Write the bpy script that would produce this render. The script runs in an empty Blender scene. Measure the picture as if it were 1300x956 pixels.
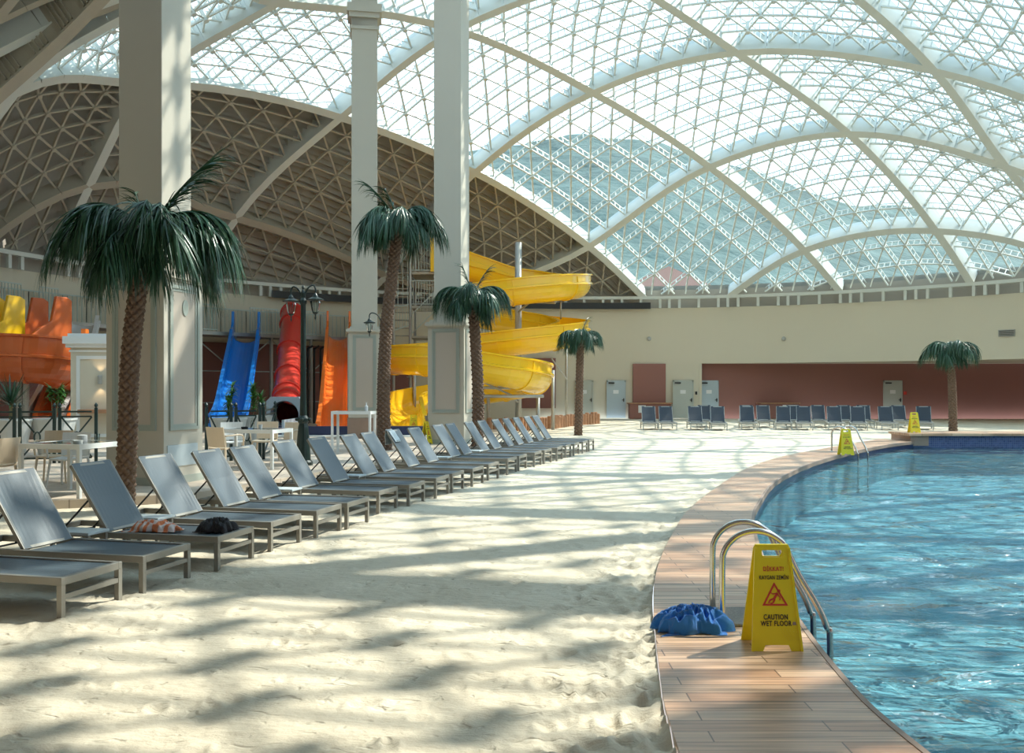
import bpy, math, random
from mathutils import Vector, Matrix, noise
random.seed(7)
SC = bpy.context.scene
COL = SC.collection
V = Vector
PI = math.pi
FPX, CH, HY = 1150.0, 1.6, 494.0

def gp(px, py, z=0.0):
    """pixel of a point at height z -> (X, Y)"""
    d = (CH - z) * FPX / (py - HY)
    return (px - 650) / FPX * d, d

def atd(px, py, Y):
    return V(((px - 650) / FPX * Y, Y, CH + (HY - py) / FPX * Y))

# ------------------------------------------------------------------ mesh builder
class MB:
    def __init__(s): s.v = []; s.f = []
    def add(s, vs, fs):
        o = len(s.v); s.v += [tuple(p) for p in vs]; s.f += [tuple(i + o for i in f) for f in fs]
    def box(s, c, size, m=None):
        x, y, z = (k / 2 for k in size); c = V(c)
        vs = [V((a, b, d)) for d in (-z, z) for b in (-y, y) for a in (-x, x)]
        if m: vs = [m @ p for p in vs]
        s.add([c + p for p in vs], [(0, 2, 3, 1), (4, 5, 7, 6), (0, 1, 5, 4), (2, 6, 7, 3), (0, 4, 6, 2), (1, 3, 7, 5)])
    def bbox(s, a, b):
        s.box([(p + q) / 2 for p, q in zip(a, b)], [abs(q - p) for p, q in zip(a, b)])
    def beam(s, p, q, w, h, up=(0, 0, 1), off=0.0):
        p = V(p); q = V(q); d = q - p
        if d.length < 1e-6: return
        d.normalize(); up = V(up); side = d.cross(up)
        if side.length < 1e-6: side = d.cross(V((1, 0, 0)))
        side.normalize(); u = side.cross(d).normalized()
        vs = []
        for e in (p, q):
            for a, b in ((-1, 0), (1, 0), (1, 1), (-1, 1)):
                vs.append(e + side * (a * w / 2) + u * (off + (b - .5) * h))
        s.add(vs, [(0, 1, 2, 3), (7, 6, 5, 4), (0, 4, 5, 1), (1, 5, 6, 2), (2, 6, 7, 3), (3, 7, 4, 0)])
    def tube(s, pts, r, n=8, cap=True):
        pts = [V(p) for p in pts]; m = len(pts)
        rs = r if isinstance(r, (list, tuple)) else [r] * m
        t0 = (pts[1] - pts[0]).normalized()
        a = t0.cross(V((0, 0, 1)))
        if a.length < 1e-3: a = t0.cross(V((1, 0, 0)))
        a.normalize(); vs = []; fs = []
        for i in range(m):
            t = (pts[min(i + 1, m - 1)] - pts[max(i - 1, 0)]).normalized()
            a = (a - t * a.dot(t)).normalized(); b = t.cross(a)
            for k in range(n):
                an = 2 * PI * k / n
                vs.append(pts[i] + (a * math.cos(an) + b * math.sin(an)) * rs[i])
        for i in range(m - 1):
            for k in range(n):
                fs.append((i * n + k, i * n + (k + 1) % n, (i + 1) * n + (k + 1) % n, (i + 1) * n + k))
        if cap: fs += [tuple(range(n - 1, -1, -1)), tuple(range((m - 1) * n, m * n))]
        s.add(vs, fs)
    def lathe(s, prof, n=20, c=(0, 0, 0)):
        vs = []; fs = []; m = len(prof)
        for r, z in prof:
            for k in range(n):
                an = 2 * PI * k / n
                vs.append((c[0] + r * math.cos(an), c[1] + r * math.sin(an), c[2] + z))
        for i in range(m - 1):
            for k in range(n):
                fs.append((i * n + k, i * n + (k + 1) % n, (i + 1) * n + (k + 1) % n, (i + 1) * n + k))
        fs += [tuple(range(n - 1, -1, -1)), tuple(range((m - 1) * n, m * n))]
        s.add(vs, fs)
    def prism(s, poly, d, fn):
        """poly 2d (u,v), thickness 0..d, fn(u,v,w)->point"""
        n = len(poly)
        vs = [fn(u, v, 0) for u, v in poly] + [fn(u, v, d) for u, v in poly]
        s.add(vs, [tuple(range(n - 1, -1, -1)), tuple(range(n, 2 * n))] + [(i, (i + 1) % n, n + (i + 1) % n, n + i) for i in range(n)])
    def sweep(s, sections, closed=True):
        n = len(sections[0]); vs = [p for sec in sections for p in sec]; fs = []
        for i in range(len(sections) - 1):
            for k in range(n if closed else n - 1):
                fs.append((i * n + k, i * n + (k + 1) % n, (i + 1) * n + (k + 1) % n, (i + 1) * n + k))
        if closed: fs += [tuple(range(n - 1, -1, -1)), tuple(range((len(sections) - 1) * n, len(sections) * n))]
        s.add(vs, fs)
    def build(s, name, mat, parent=None, smooth=False, loc=None, rotz=None, bevel=0):
        me = bpy.data.meshes.new(name); me.from_pydata(s.v, [], s.f); me.update()
        o = bpy.data.objects.new(name, me); COL.objects.link(o)
        if mat: me.materials.append(mat)
        if smooth:
            for p in me.polygons: p.use_smooth = True
        if parent: o.parent = parent
        if loc is not None: o.location = loc
        if rotz is not None: o.rotation_euler = (0, 0, rotz)
        if bevel:
            b = o.modifiers.new('bevel', 'BEVEL'); b.width = bevel; b.segments = 2; b.limit_method = 'ANGLE'
        return o

def tag(o, label=None, cat=None, group=None, kind=None):
    if label: o['label'] = label
    if cat: o['category'] = cat
    if group: o['group'] = group
    if kind: o['kind'] = kind
    return o
def empty(name, loc=(0, 0, 0), rz=0.0, label=None, cat=None, group=None, kind=None):
    o = bpy.data.objects.new(name, None); COL.objects.link(o); o.location = loc; o.rotation_euler = (0, 0, rz)
    o.empty_display_size = .1
    return tag(o, label, cat, group, kind)
KIDS = {}
def copy_tree(o, parent=None):
    c = o.copy(); COL.objects.link(c)
    if parent: c.parent = parent
    for ch in [x for x in bpy.data.objects if x.parent == o]:
        copy_tree(ch, c)
    return c

# ------------------------------------------------------------------ materials
def mat(name, col, rough=.6, metal=0.0, noise_amt=0.0, nscale=8.0, bump=0.0, bscale=40.0, spec=.5, coat=0.0, sheen=0.0, bdist=.02):
    m = bpy.data.materials.new(name); m.use_nodes = True
    nt = m.node_tree; b = nt.nodes['Principled BSDF']
    b.inputs['Base Color'].default_value = (*col, 1); b.inputs['Roughness'].default_value = rough
    b.inputs['Metallic'].default_value = metal; b.inputs['Specular IOR Level'].default_value = spec
    b.inputs['Coat Weight'].default_value = coat; b.inputs['Sheen Weight'].default_value = sheen
    tc = nt.nodes.new('ShaderNodeTexCoord')
    n = nt.nodes.new('ShaderNodeTexNoise'); n.inputs['Scale'].default_value = nscale; n.inputs['Detail'].default_value = 4
    nt.links.new(tc.outputs['Object'], n.inputs['Vector'])
    a = max(noise_amt, .02)
    r = nt.nodes.new('ShaderNodeMix'); r.data_type = 'RGBA'
    r.inputs[6].default_value = (*[c * (1 - a) for c in col], 1); r.inputs[7].default_value = (*[min(1, c * (1 + a)) for c in col], 1)
    nt.links.new(n.outputs['Fac'], r.inputs[0]); nt.links.new(r.outputs[2], b.inputs['Base Color'])
    if bump:
        n2 = nt.nodes.new('ShaderNodeTexNoise'); n2.inputs['Scale'].default_value = bscale; n2.inputs['Detail'].default_value = 5
        nt.links.new(tc.outputs['Object'], n2.inputs['Vector'])
        bp = nt.nodes.new('ShaderNodeBump'); bp.inputs['Strength'].default_value = bump; bp.inputs['Distance'].default_value = bdist
        nt.links.new(n2.outputs['Fac'], bp.inputs['Height']); nt.links.new(bp.outputs['Normal'], b.inputs['Normal'])
    return m

M = {}
M['steel'] = mat('white_painted_steel', (.66, .68, .63), .45, noise_amt=.05, nscale=2)
M['clad'] = mat('grey_corrugated_sheet', (.42, .385, .33), .6, noise_amt=.08, nscale=.6)
M['clad_steel'] = mat('beige_painted_steel', (.44, .40, .32), .5, noise_amt=.05)
M['column'] = mat('beige_column_paint', (.54, .50, .415), .6, noise_amt=.03, nscale=1.5, bump=.05)
M['panelpaint'] = mat('pinkish_beige_panel_paint', (.50, .43, .355), .6, noise_amt=.03, nscale=1.5)
M['moulding'] = mat('grey_green_moulding_paint', (.36, .39, .34), .55, noise_amt=.04)
M['plinth'] = mat('brown_stone_plinth', (.30, .21, .16), .6, noise_amt=.15, nscale=6)
M['cream'] = mat('cream_wall_paint', (.66, .60, .47), .75, noise_amt=.03, nscale=.4, bump=.04)
M['red'] = mat('terracotta_wall_paint', (.31, .14, .112), .75, noise_amt=.05, nscale=.5)
M['maroon'] = mat('maroon_wall_paint', (.26, .11, .09), .7, noise_amt=.08, nscale=.7)
M['door'] = mat('grey_green_door_paint', (.50, .52, .46), .5)
M['doorb'] = mat('blue_grey_door_paint', (.46, .54, .57), .5)
M['dark'] = mat('black_metal', (.02, .022, .024), .5)
M['fence'] = mat('dark_green_iron', (.012, .035, .033), .4, noise_amt=.1)
M['lamp'] = mat('bottle_green_iron', (.006, .02, .016), .35, noise_amt=.1)
M['lframe'] = mat('taupe_aluminium', (.30, .285, .25), .4, metal=.35, noise_amt=.04)
M['sling'] = mat('slate_blue_sling', (.072, .100, .122), .42, noise_amt=.07, nscale=60, bump=.12, bscale=600, spec=.7, bdist=.004)
M['slingdark'] = mat('navy_sling', (.028, .038, .055), .5, noise_amt=.07, nscale=60, bump=.1, bscale=500, bdist=.004)
M['sidet'] = mat('pale_blue_grey_table_top', (.55, .62, .64), .4)
M['chrome'] = mat('brushed_stainless', (.62, .60, .56), .18, metal=1.0)
M['yellow'] = mat('yellow_sign_plastic', (.86, .70, .02), .35, noise_amt=.03, nscale=4)
M['signred'] = mat('red_print', (.62, .05, .03), .5)
M['signblk'] = mat('black_print', (.02, .02, .02), .5)
M['flume'] = mat('yellow_fibreglass', (.93, .58, .02), .22, noise_amt=.04, nscale=1.2, coat=.3)
M['orange'] = mat('orange_fibreglass', (.90, .20, .03), .22, noise_amt=.05, nscale=1.2, coat=.3)
M['brick_or'] = mat('red_orange_fibreglass', (.62, .13, .03), .28, noise_amt=.06, nscale=1.2, coat=.2)
M['redtube'] = mat('red_fibreglass', (.66, .05, .035), .25, noise_amt=.05, nscale=1.2, coat=.3)
M['blueslide'] = mat('blue_fibreglass', (.015, .20, .66), .22, noise_amt=.05, nscale=1.2, coat=.3)
M['whiteslide'] = mat('white_fibreglass', (.68, .66, .64), .3, noise_amt=.04)
M['greybox'] = mat('blue_grey_fibreglass', (.34, .41, .47), .4, noise_amt=.05)
M['galv'] = mat('galvanised_steel', (.42, .42, .39), .45, metal=.4, noise_amt=.1)
M['rail'] = mat('pale_green_grey_railing', (.48, .54, .50), .5)
M['leaf'] = mat('palm_leaf', (.024, .078, .034), .36, noise_amt=.35, nscale=3, spec=.6)
M['leaf2'] = mat('bright_leaf', (.07, .20, .03), .4, noise_amt=.4, nscale=8)
M['stalk'] = mat('palm_stalk', (.16, .13, .06), .6, noise_amt=.2)
M['trunk'] = mat('palm_trunk', (.17, .105, .068), .8, noise_amt=.45, nscale=22, bump=.5, bscale=60)
M['tblue'] = mat('blue_terry_towel', (.02, .19, .60), .9, noise_amt=.1, nscale=30, bump=.8, bscale=300, sheen=.3, bdist=.006)
M['tabwhite'] = mat('white_lacquered_metal', (.78, .80, .78), .35)
M['glassdark'] = mat('dark_glass_top', (.05, .075, .075), .08)
M['chair'] = mat('cream_plastic', (.72, .58, .42), .5, noise_amt=.04)
M['chairw'] = mat('white_plastic', (.74, .74, .71), .4)
M['white'] = mat('white_ceramic', (.80, .80, .78), .3)
M['planter'] = mat('pale_planter', (.60, .62, .60), .6, noise_amt=.06)
M['woodlog'] = mat('palisade_wood', (.42, .22, .12), .75, noise_amt=.4, nscale=9, bump=.4, bscale=20)
M['mat'] = mat('grey_pebble_mat', (.36, .34, .31), .85, noise_amt=.5, nscale=90, bump=1.0, bscale=140)
M['paper'] = mat('white_paper', (.82, .82, .80), .6)
M['blackcloth'] = mat('black_cloth', (.015, .015, .018), .6, noise_amt=.2, bump=.4, bscale=70)
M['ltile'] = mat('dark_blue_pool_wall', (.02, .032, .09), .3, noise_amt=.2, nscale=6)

def tileblue():
    m = mat('blue_mosaic_tile', (.10, .17, .42), .25)
    nt = m.node_tree; b = nt.nodes['Principled BSDF']
    tc = nt.nodes.new('ShaderNodeTexCoord'); mp = nt.nodes.new('ShaderNodeMapping'); mp.inputs['Rotation'].default_value = (PI / 2, 0, 0)
    br = nt.nodes.new('ShaderNodeTexBrick'); br.offset = 0
    br.inputs['Color1'].default_value = (.055, .07, .17, 1); br.inputs['Color2'].default_value = (.09, .11, .24, 1); br.inputs['Mortar'].default_value = (.16, .18, .28, 1)
    br.inputs['Scale'].default_value = 8; br.inputs['Brick Width'].default_value = .5; br.inputs['Row Height'].default_value = .5; br.inputs['Mortar Size'].default_value = .03
    nt.links.new(tc.outputs['Object'], mp.inputs['Vector']); nt.links.new(mp.outputs['Vector'], br.inputs['Vector']); nt.links.new(br.outputs['Color'], b.inputs['Base Color'])
    return m
M['tile'] = tileblue()

def deckmat():
    m = mat('wood_plank_deck', (.4, .3, .2), .38)
    nt = m.node_tree; b = nt.nodes['Principled BSDF']
    tc = nt.nodes.new('ShaderNodeTexCoord')
    br = nt.nodes.new('ShaderNodeTexBrick'); br.offset = .37
    br.inputs['Scale'].default_value = 1; br.inputs['Brick Width'].default_value = .9; br.inputs['Row Height'].default_value = .13
    br.inputs['Mortar Size'].default_value = .004; br.inputs['Bias'].default_value = 0
    br.inputs['Color1'].default_value = (.46, .26, .155, 1); br.inputs['Color2'].default_value = (.62, .43, .29, 1); br.inputs['Mortar'].default_value = (.14, .08, .05, 1)
    nt.links.new(tc.outputs['Object'], br.inputs['Vector'])
    mp = nt.nodes.new('ShaderNodeMapping'); mp.inputs['Scale'].default_value = (1.2, 34, 1)
    n = nt.nodes.new('ShaderNodeTexNoise'); n.inputs['Scale'].default_value = 1; n.inputs['Detail'].default_value = 6
    nt.links.new(tc.outputs['Object'], mp.inputs['Vector']); nt.links.new(mp.outputs['Vector'], n.inputs['Vector'])
    cr = nt.nodes.new('ShaderNodeValToRGB'); cr.color_ramp.elements[0].color = (.45, .42, .40, 1); cr.color_ramp.elements[1].color = (1.25, 1.2, 1.15, 1)
    cr.color_ramp.elements[0].position = .3; cr.color_ramp.elements[1].position = .7
    nt.links.new(n.outputs['Fac'], cr.inputs[0])
    mx = nt.nodes.new('ShaderNodeMix'); mx.data_type = 'RGBA'; mx.blend_type = 'MULTIPLY'; mx.inputs[0].default_value = 1
    nt.links.new(br.outputs['Color'], mx.inputs[6]); nt.links.new(cr.outputs['Color'], mx.inputs[7]); nt.links.new(mx.outputs[2], b.inputs['Base Color'])
    return m
M['deck'] = deckmat()

def sandmat():
    m = mat('pale_beach_sand', (.70, .63, .48), .95, noise_amt=.0, spec=.15)
    nt = m.node_tree; b = nt.nodes['Principled BSDF']
    tc = nt.nodes.new('ShaderNodeTexCoord')
    n = nt.nodes.new('ShaderNodeTexNoise'); n.inputs['Scale'].default_value = 1.1; n.inputs['Detail'].default_value = 8; n.inputs['Roughness'].default_value = .65
    nt.links.new(tc.outputs['Object'], n.inputs['Vector'])
    cr = nt.nodes.new('ShaderNodeValToRGB')
    cr.color_ramp.elements[0].position = .3; cr.color_ramp.elements[0].color = (.58, .505, .385, 1)
    cr.color_ramp.elements[1].position = .65; cr.color_ramp.elements[1].color = (.71, .635, .50, 1)
    nt.links.new(n.outputs['Fac'], cr.inputs[0]); nt.links.new(cr.outputs['Color'], b.inputs['Base Color'])
    mp = nt.nodes.new('ShaderNodeMapping'); mp.inputs['Scale'].default_value = (1, 1.6, 1)
    nt.links.new(tc.outputs['Object'], mp.inputs['Vector'])
    vo = nt.nodes.new('ShaderNodeTexNoise'); vo.inputs['Scale'].default_value = 9; vo.inputs['Detail'].default_value = 9; vo.inputs['Roughness'].default_value = .6
    nt.links.new(mp.outputs['Vector'], vo.inputs['Vector'])
    bp = nt.nodes.new('ShaderNodeBump'); bp.inputs['Strength'].default_value = .6; bp.inputs['Distance'].default_value = .04
    pn = nt.nodes.new('ShaderNodeTexNoise'); pn.inputs['Scale'].default_value = 5.5; pn.inputs['Detail'].default_value = 2; pn.inputs['Distortion'].default_value = .6
    nt.links.new(mp.outputs['Vector'], pn.inputs['Vector'])
    pr = nt.nodes.new('ShaderNodeMapRange'); pr.inputs['From Min'].default_value = .27; pr.inputs['From Max'].default_value = .40; pr.interpolation_type = 'SMOOTHSTEP'
    nt.links.new(pn.outputs['Fac'], pr.inputs['Value'])
    nt.links.new(vo.outputs['Fac'], bp.inputs['Height'])
    b2 = nt.nodes.new('ShaderNodeBump'); b2.inputs['Strength'].default_value = .45; b2.inputs['Distance'].default_value = .03
    nt.links.new(pr.outputs['Result'], b2.inputs['Height']); nt.links.new(bp.outputs['Normal'], b2.inputs['Normal']); nt.links.new(b2.outputs['Normal'], b.inputs['Normal'])
    return m
M['sand'] = sandmat()

def pavemat():
    m = mat('pale_stone_pavers', (.6, .52, .42), .6)
    nt = m.node_tree; b = nt.nodes['Principled BSDF']
    tc = nt.nodes.new('ShaderNodeTexCoord')
    br = nt.nodes.new('ShaderNodeTexBrick'); br.inputs['Scale'].default_value = 1; br.inputs['Brick Width'].default_value = .8; br.inputs['Row Height'].default_value = .4
    br.inputs['Mortar Size'].default_value = .008
    br.inputs['Color1'].default_value = (.50, .40, .31, 1); br.inputs['Color2'].default_value = (.60, .51, .41, 1); br.inputs['Mortar'].default_value = (.3, .24, .19, 1)
    nt.links.new(tc.outputs['Object'], br.inputs['Vector']); nt.links.new(br.outputs['Color'], b.inputs['Base Color'])
    return m
M['pave'] = pavemat()

def glassmat(name, tint, refl=.10):
    m = bpy.data.materials.new(name); m.use_nodes = True; nt = m.node_tree; nt.nodes.clear()
    out = nt.nodes.new('ShaderNodeOutputMaterial'); mx = nt.nodes.new('ShaderNodeMixShader')
    t = nt.nodes.new('ShaderNodeBsdfTransparent'); t.inputs['Color'].default_value = (*tint, 1)
    g = nt.nodes.new('ShaderNodeBsdfGlossy'); g.inputs['Roughness'].default_value = .03
    fr = nt.nodes.new('ShaderNodeFresnel'); fr.inputs['IOR'].default_value = 1.0 + refl * 4
    nt.links.new(fr.outputs[0], mx.inputs[0]); nt.links.new(t.outputs[0], mx.inputs[1]); nt.links.new(g.outputs[0], mx.inputs[2]); nt.links.new(mx.outputs[0], out.inputs[0])
    return m
M['glass'] = glassmat('roof_glass', (.87, .94, .95))
M['clear'] = glassmat('lantern_glass', (.9, .95, .95))

def watermat():
    m = bpy.data.materials.new('pool_water'); m.use_nodes = True; nt = m.node_tree; nt.nodes.clear()
    out = nt.nodes.new('ShaderNodeOutputMaterial'); mx = nt.nodes.new('ShaderNodeMixShader')
    t = nt.nodes.new('ShaderNodeBsdfTransparent'); t.inputs['Color'].default_value = (.74, .90, .93, 1)
    g = nt.nodes.new('ShaderNodeBsdfGlossy'); g.inputs['Roughness'].default_value = .06
    fr = nt.nodes.new('ShaderNodeFresnel'); fr.inputs['IOR'].default_value = 1.33
    tc = nt.nodes.new('ShaderNodeTexCoord'); mp = nt.nodes.new('ShaderNodeMapping'); mp.inputs['Scale'].default_value = (.8, 2.0, 1)
    n = nt.nodes.new('ShaderNodeTexNoise'); n.inputs['Scale'].default_value = 1.9; n.inputs['Detail'].default_value = 4; n.inputs['Distortion'].default_value = 1.1
    bp = nt.nodes.new('ShaderNodeBump'); bp.inputs['Strength'].default_value = 1.0; bp.inputs['Distance'].default_value = .22
    nt.links.new(tc.outputs['Object'], mp.inputs['Vector']); nt.links.new(mp.outputs['Vector'], n.inputs['Vector']); nt.links.new(n.outputs['Fac'], bp.inputs['Height'])
    for q in (fr, g): nt.links.new(bp.outputs['Normal'], q.inputs['Normal'])
    nt.links.new(fr.outputs[0], mx.inputs[0]); nt.links.new(t.outputs[0], mx.inputs[1]); nt.links.new(g.outputs[0], mx.inputs[2]); nt.links.new(mx.outputs[0], out.inputs[0])
    return m
M['water'] = watermat()
def poolfloor():
    m = mat('turquoise_pool_floor', (.22, .58, .70), .5)
    nt = m.node_tree; b = nt.nodes['Principled BSDF']
    tc = nt.nodes.new('ShaderNodeTexCoord')
    br = nt.nodes.new('ShaderNodeTexBrick'); br.offset = 0; br.inputs['Scale'].default_value = 1
    br.inputs['Brick Width'].default_value = .25; br.inputs['Row Height'].default_value = .25; br.inputs['Mortar Size'].default_value = .006
    br.inputs['Color1'].default_value = (.20, .43, .51, 1); br.inputs['Color2'].default_value = (.28, .53, .60, 1); br.inputs['Mortar'].default_value = (.45, .62, .66, 1)
    nt.links.new(tc.outputs['Object'], br.inputs['Vector']); nt.links.new(br.outputs['Color'], b.inputs['Base Color'])
    return m
M['poolfloor'] = poolfloor()
M['poolwall'] = mat('blue_pool_liner', (.10, .30, .52), .4, noise_amt=.1, nscale=5)
M['hill'] = mat('hazy_forest_slope', (.06, .105, .095), .9, noise_amt=.7, nscale=.03, bump=1.0, bscale=.05, bdist=8)  # distance haze is mixed into this bluish green base colour
M['roofred'] = mat('far_roof_red', (.45, .25, .2), .8)

def towelmat():
    m = mat('orange_white_towel', (.8, .4, .25), .9, bump=.7, bscale=200, bdist=.006)
    nt = m.node_tree; b = nt.nodes['Principled BSDF']
    tc = nt.nodes.new('ShaderNodeTexCoord'); w = nt.nodes.new('ShaderNodeTexWave'); w.inputs['Scale'].default_value = 3.5; w.inputs['Distortion'].default_value = 6
    cr = nt.nodes.new('ShaderNodeValToRGB'); cr.color_ramp.interpolation = 'CONSTANT'
    cr.color_ramp.elements[0].color = (.80, .27, .12, 1); cr.color_ramp.elements[1].position = .5; cr.color_ramp.elements[1].color = (.80, .70, .66, 1)
    nt.links.new(tc.outputs['Object'], w.inputs['Vector']); nt.links.new(w.outputs['Fac'], cr.inputs[0]); nt.links.new(cr.outputs['Color'], b.inputs['Base Color'])
    return m
M['towel'] = towelmat()

# ------------------------------------------------------------------ camera, sun, sky
cam = bpy.data.cameras.new('camera'); co = bpy.data.objects.new('camera', cam); COL.objects.link(co)
co.location = (0, 0, CH); co.rotation_euler = (PI / 2, 0, 0)
cam.sensor_width = 36; cam.lens = FPX / 1300 * 36; cam.shift_y = (HY - 478) / 1300; cam.clip_end = 3000
SC.camera = co
sun = bpy.data.lights.new('sun', 'SUN'); sun.energy = 11.0; sun.angle = math.radians(.53); sun.color = (1, .92, .80)
so = bpy.data.objects.new('sun', sun); COL.objects.link(so)
SUND = V((.72, .40, .95)).normalized()
so.rotation_euler = SUND.to_track_quat('Z', 'Y').to_euler(); so.location = (10, 20, 60)
w = bpy.data.worlds.new('sky'); SC.world = w; w.use_nodes = True
nt = w.node_tree; bg = nt.nodes['Background']
tc = nt.nodes.new('ShaderNodeTexCoord'); sp = nt.nodes.new('ShaderNodeSeparateXYZ'); cr = nt.nodes.new('ShaderNodeValToRGB')
cr.color_ramp.elements[0].position = .0; cr.color_ramp.elements[0].color = (.82, .93, 1.0, 1)
cr.color_ramp.elements[1].position = .8; cr.color_ramp.elements[1].color = (.52, .77, 1.0, 1)
nt.links.new(tc.outputs['Generated'], sp.inputs[0]); nt.links.new(sp.outputs['Z'], cr.inputs[0]); nt.links.new(cr.outputs['Color'], bg.inputs['Color'])
bg.inputs['Strength'].default_value = 3.7
SC.view_settings.view_transform = 'Standard'; SC.view_settings.look = 'None'; SC.view_settings.gamma = 1
SC.view_settings.exposure = -.58; SC.view_settings.use_curve_mapping = False
cy = SC.cycles
cy.max_bounces = 7; cy.diffuse_bounces = 4; cy.glossy_bounces = 3; cy.transparent_max_bounces = 14; cy.use_denoising = True
cy.sample_clamp_indirect = 6; cy.caustics_reflective = False; cy.caustics_refractive = False

# ------------------------------------------------------------------ the domed roof
DC = V((5, 25, -13.74)); DR = 32.04; RIMZ = 6.6
RIMR = math.sqrt(DR * DR - (RIMZ - DC.z) ** 2)
def dhit(px, py):
    d = V(((px - 650) / FPX, 1, (HY - py) / FPX)); o = V((0, 0, CH)); oc = o - DC
    a = d.dot(d); b = 2 * oc.dot(d); c = oc.dot(oc) - DR * DR
    p = o + d * ((-b + math.sqrt(max(b * b - 4 * a * c, 0))) / (2 * a))
    return V((p.x, p.y))
NP = {(1, 1): (753, 118), (1, 2): (935, 67), (1, 3): (1186, 90), (2, 1): (901, 212), (2, 2): (1078, 170), (2, 3): (1277, 212),
      (3, 1): (1021, 318), (3, 2): (1188, 293), (2, 0): (748, 313), (1, 0): (603, 219), (0, 0): (433, 149), (-1, 0): (190, 106), (-2, 0): (18, 119),
      (0, 1): (580, 38), (-1, 1): (352, 4), (0, -1): (300, 277), (-1, -1): (113, 237), (1, -1): (490, 350)}
ND = {k: dhit(*p) for k, p in NP.items()}
ND.update({(3, 0): V((9.4, 50.8)), (4, 1): V((19.9, 48.0)), (4, 2): V((24.7, 44.5)), (3, 3): V((25.1, 39.3)), (2, 4): V((26.2, 36.2)), (1, 4): V((23.2, 34.0)),
           (-2, 1): V((-9.6, 28.4)), (-2, -1): V((-20.5, 31.5))})
U0 = V((5.6, -2.7)); V0 = V((5.5, 2.8)); O0 = ND[(2, 2)] - U0 * 2 - V0 * 2
def node(k, j):
    if (k, j) in ND: return ND[(k, j)]
    base = O0 + U0 * j + V0 * k; tw = 0; d = V((0, 0)); md = 1e9
    for (a, b), p in ND.items():
        q = (a - k) ** 2 + (b - j) ** 2; md = min(md, q); ww = 1 / q ** 2
        d += (p - (O0 + U0 * b + V0 * a)) * ww; tw += ww
    return base + d / tw * math.exp(-math.sqrt(md) / 4)
GRID = {(k, j): node(k, j) for k in range(-9, 12) for j in range(-9, 12)}
def cmr(p0, p1, p2, p3, t):
    return .5 * (2 * p1 + (p2 - p0) * t + (2 * p0 - 5 * p1 + 4 * p2 - p3) * t * t + (3 * p1 - p0 - 3 * p2 + p3) * t ** 3)
def F(a, b):
    k = math.floor(a + 1e-9); j = math.floor(b + 1e-9); s = a - k; t = b - j
    row = [cmr(*[GRID[(k + m, j + n)] for n in (-1, 0, 1, 2)], t) for m in (-1, 0, 1, 2)]
    return cmr(*row, s)
def P3(xy, off=0.0):
    dx = xy.x - DC.x; dy = xy.y - DC.y; q = DR * DR - dx * dx - dy * dy
    p = V((xy.x, xy.y, DC.z + math.sqrt(max(q, 1))))
    n = (p - DC).normalized()
    return p + n * off, n
C2 = V((DC.x, DC.y))
def clip(p, q, R=RIMR):
    """clip plan segment to the rim circle"""
    ip = (p - C2).length <= R; iq = (q - C2).length <= R
    if ip and iq: return p, q
    if not ip and not iq: return None
    if not ip:
        r = clip(q, p, R); return r[1], r[0]
    lo, hi = 0.0, 1.0
    for _ in range(24):
        m = (lo + hi) / 2
        if (p + (q - p) * m - C2).length <= R: lo = m
        else: hi = m
    return p, p + (q - p) * lo
roof = empty('ceiling', (0, 0, 0), kind='structure')
tag(roof, 'white steel lamella dome of triangular glass panes with an opaque corrugated part')
KR = range(-7, 9); NS = 6
def incell(k, j):
    return any((GRID[(k + a, j + b)] - C2).length < RIMR for a in (0, 1) for b in (0, 1))
def rib_mesh(path, mb, w_, h_):
    prev = None
    for xy in path:
        if prev is not None:
            c = clip(prev, xy)
            if c and (c[0] - c[1]).length > .02:
                a, n1 = P3(c[0]); b, n2 = P3(c[1]); n = (n1 + n2).normalized()
                mb.beam(a, b, w_, h_, n, h_ / 2)
                mb.beam(a, b, w_ + .09, .05, n, 0)
        prev = xy
for k in range(-7, 9):
    for fam in (0, 1):
        mb = MB()
        path = [F(k, t / NS) if fam == 0 else F(t / NS, k) for t in range(-7 * NS, 9 * NS + 1)]
        rib_mesh(path, mb, .26, .95)
        if mb.v:
            mb.build('main_rib', M['clad_steel'] if (fam == 0 and k < -2) or (fam == 1 and k < 0) else M['steel'], roof)
def member(mb, a, b, kind):
    c = clip(a, b)
    if not c or (c[0] - c[1]).length < .05: return
    p, n1 = P3(c[0]); q, n2 = P3(c[1]); n = (n1 + n2).normalized()
    if kind == 'g':
        mb.beam(p, q, .062, .07, n, .36); mb.beam(p, q, .038, .05, n, .74)
        for t in (.36, .64):
            m_ = p + (q - p) * t; mb.beam(m_ + n * .38, m_ + n * .72, .04, .04, (q - p))
    elif kind == 'n':
        mb.beam(p, q, .05, .06, n, .55)  # unseen near bays, thinned so more sun reaches the sand
    else:
        mb.beam(p, q, .075, .09, n, .34)
def poly_clip(poly):
    out = []; c = sum(poly, V((0, 0))) / len(poly) - C2
    if c.length < 1e-6: return poly
    nn = c.normalized(); m = len(poly)
    for i in range(m):
        a = poly[i]; b = poly[(i + 1) % m]; da = RIMR - (a - C2).dot(nn); db = RIMR - (b - C2).dot(nn)
        if da >= 0: out.append(a)
        if (da >= 0) != (db >= 0): out.append(a + (b - a) * (da / (da - db)))
    return out
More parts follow.
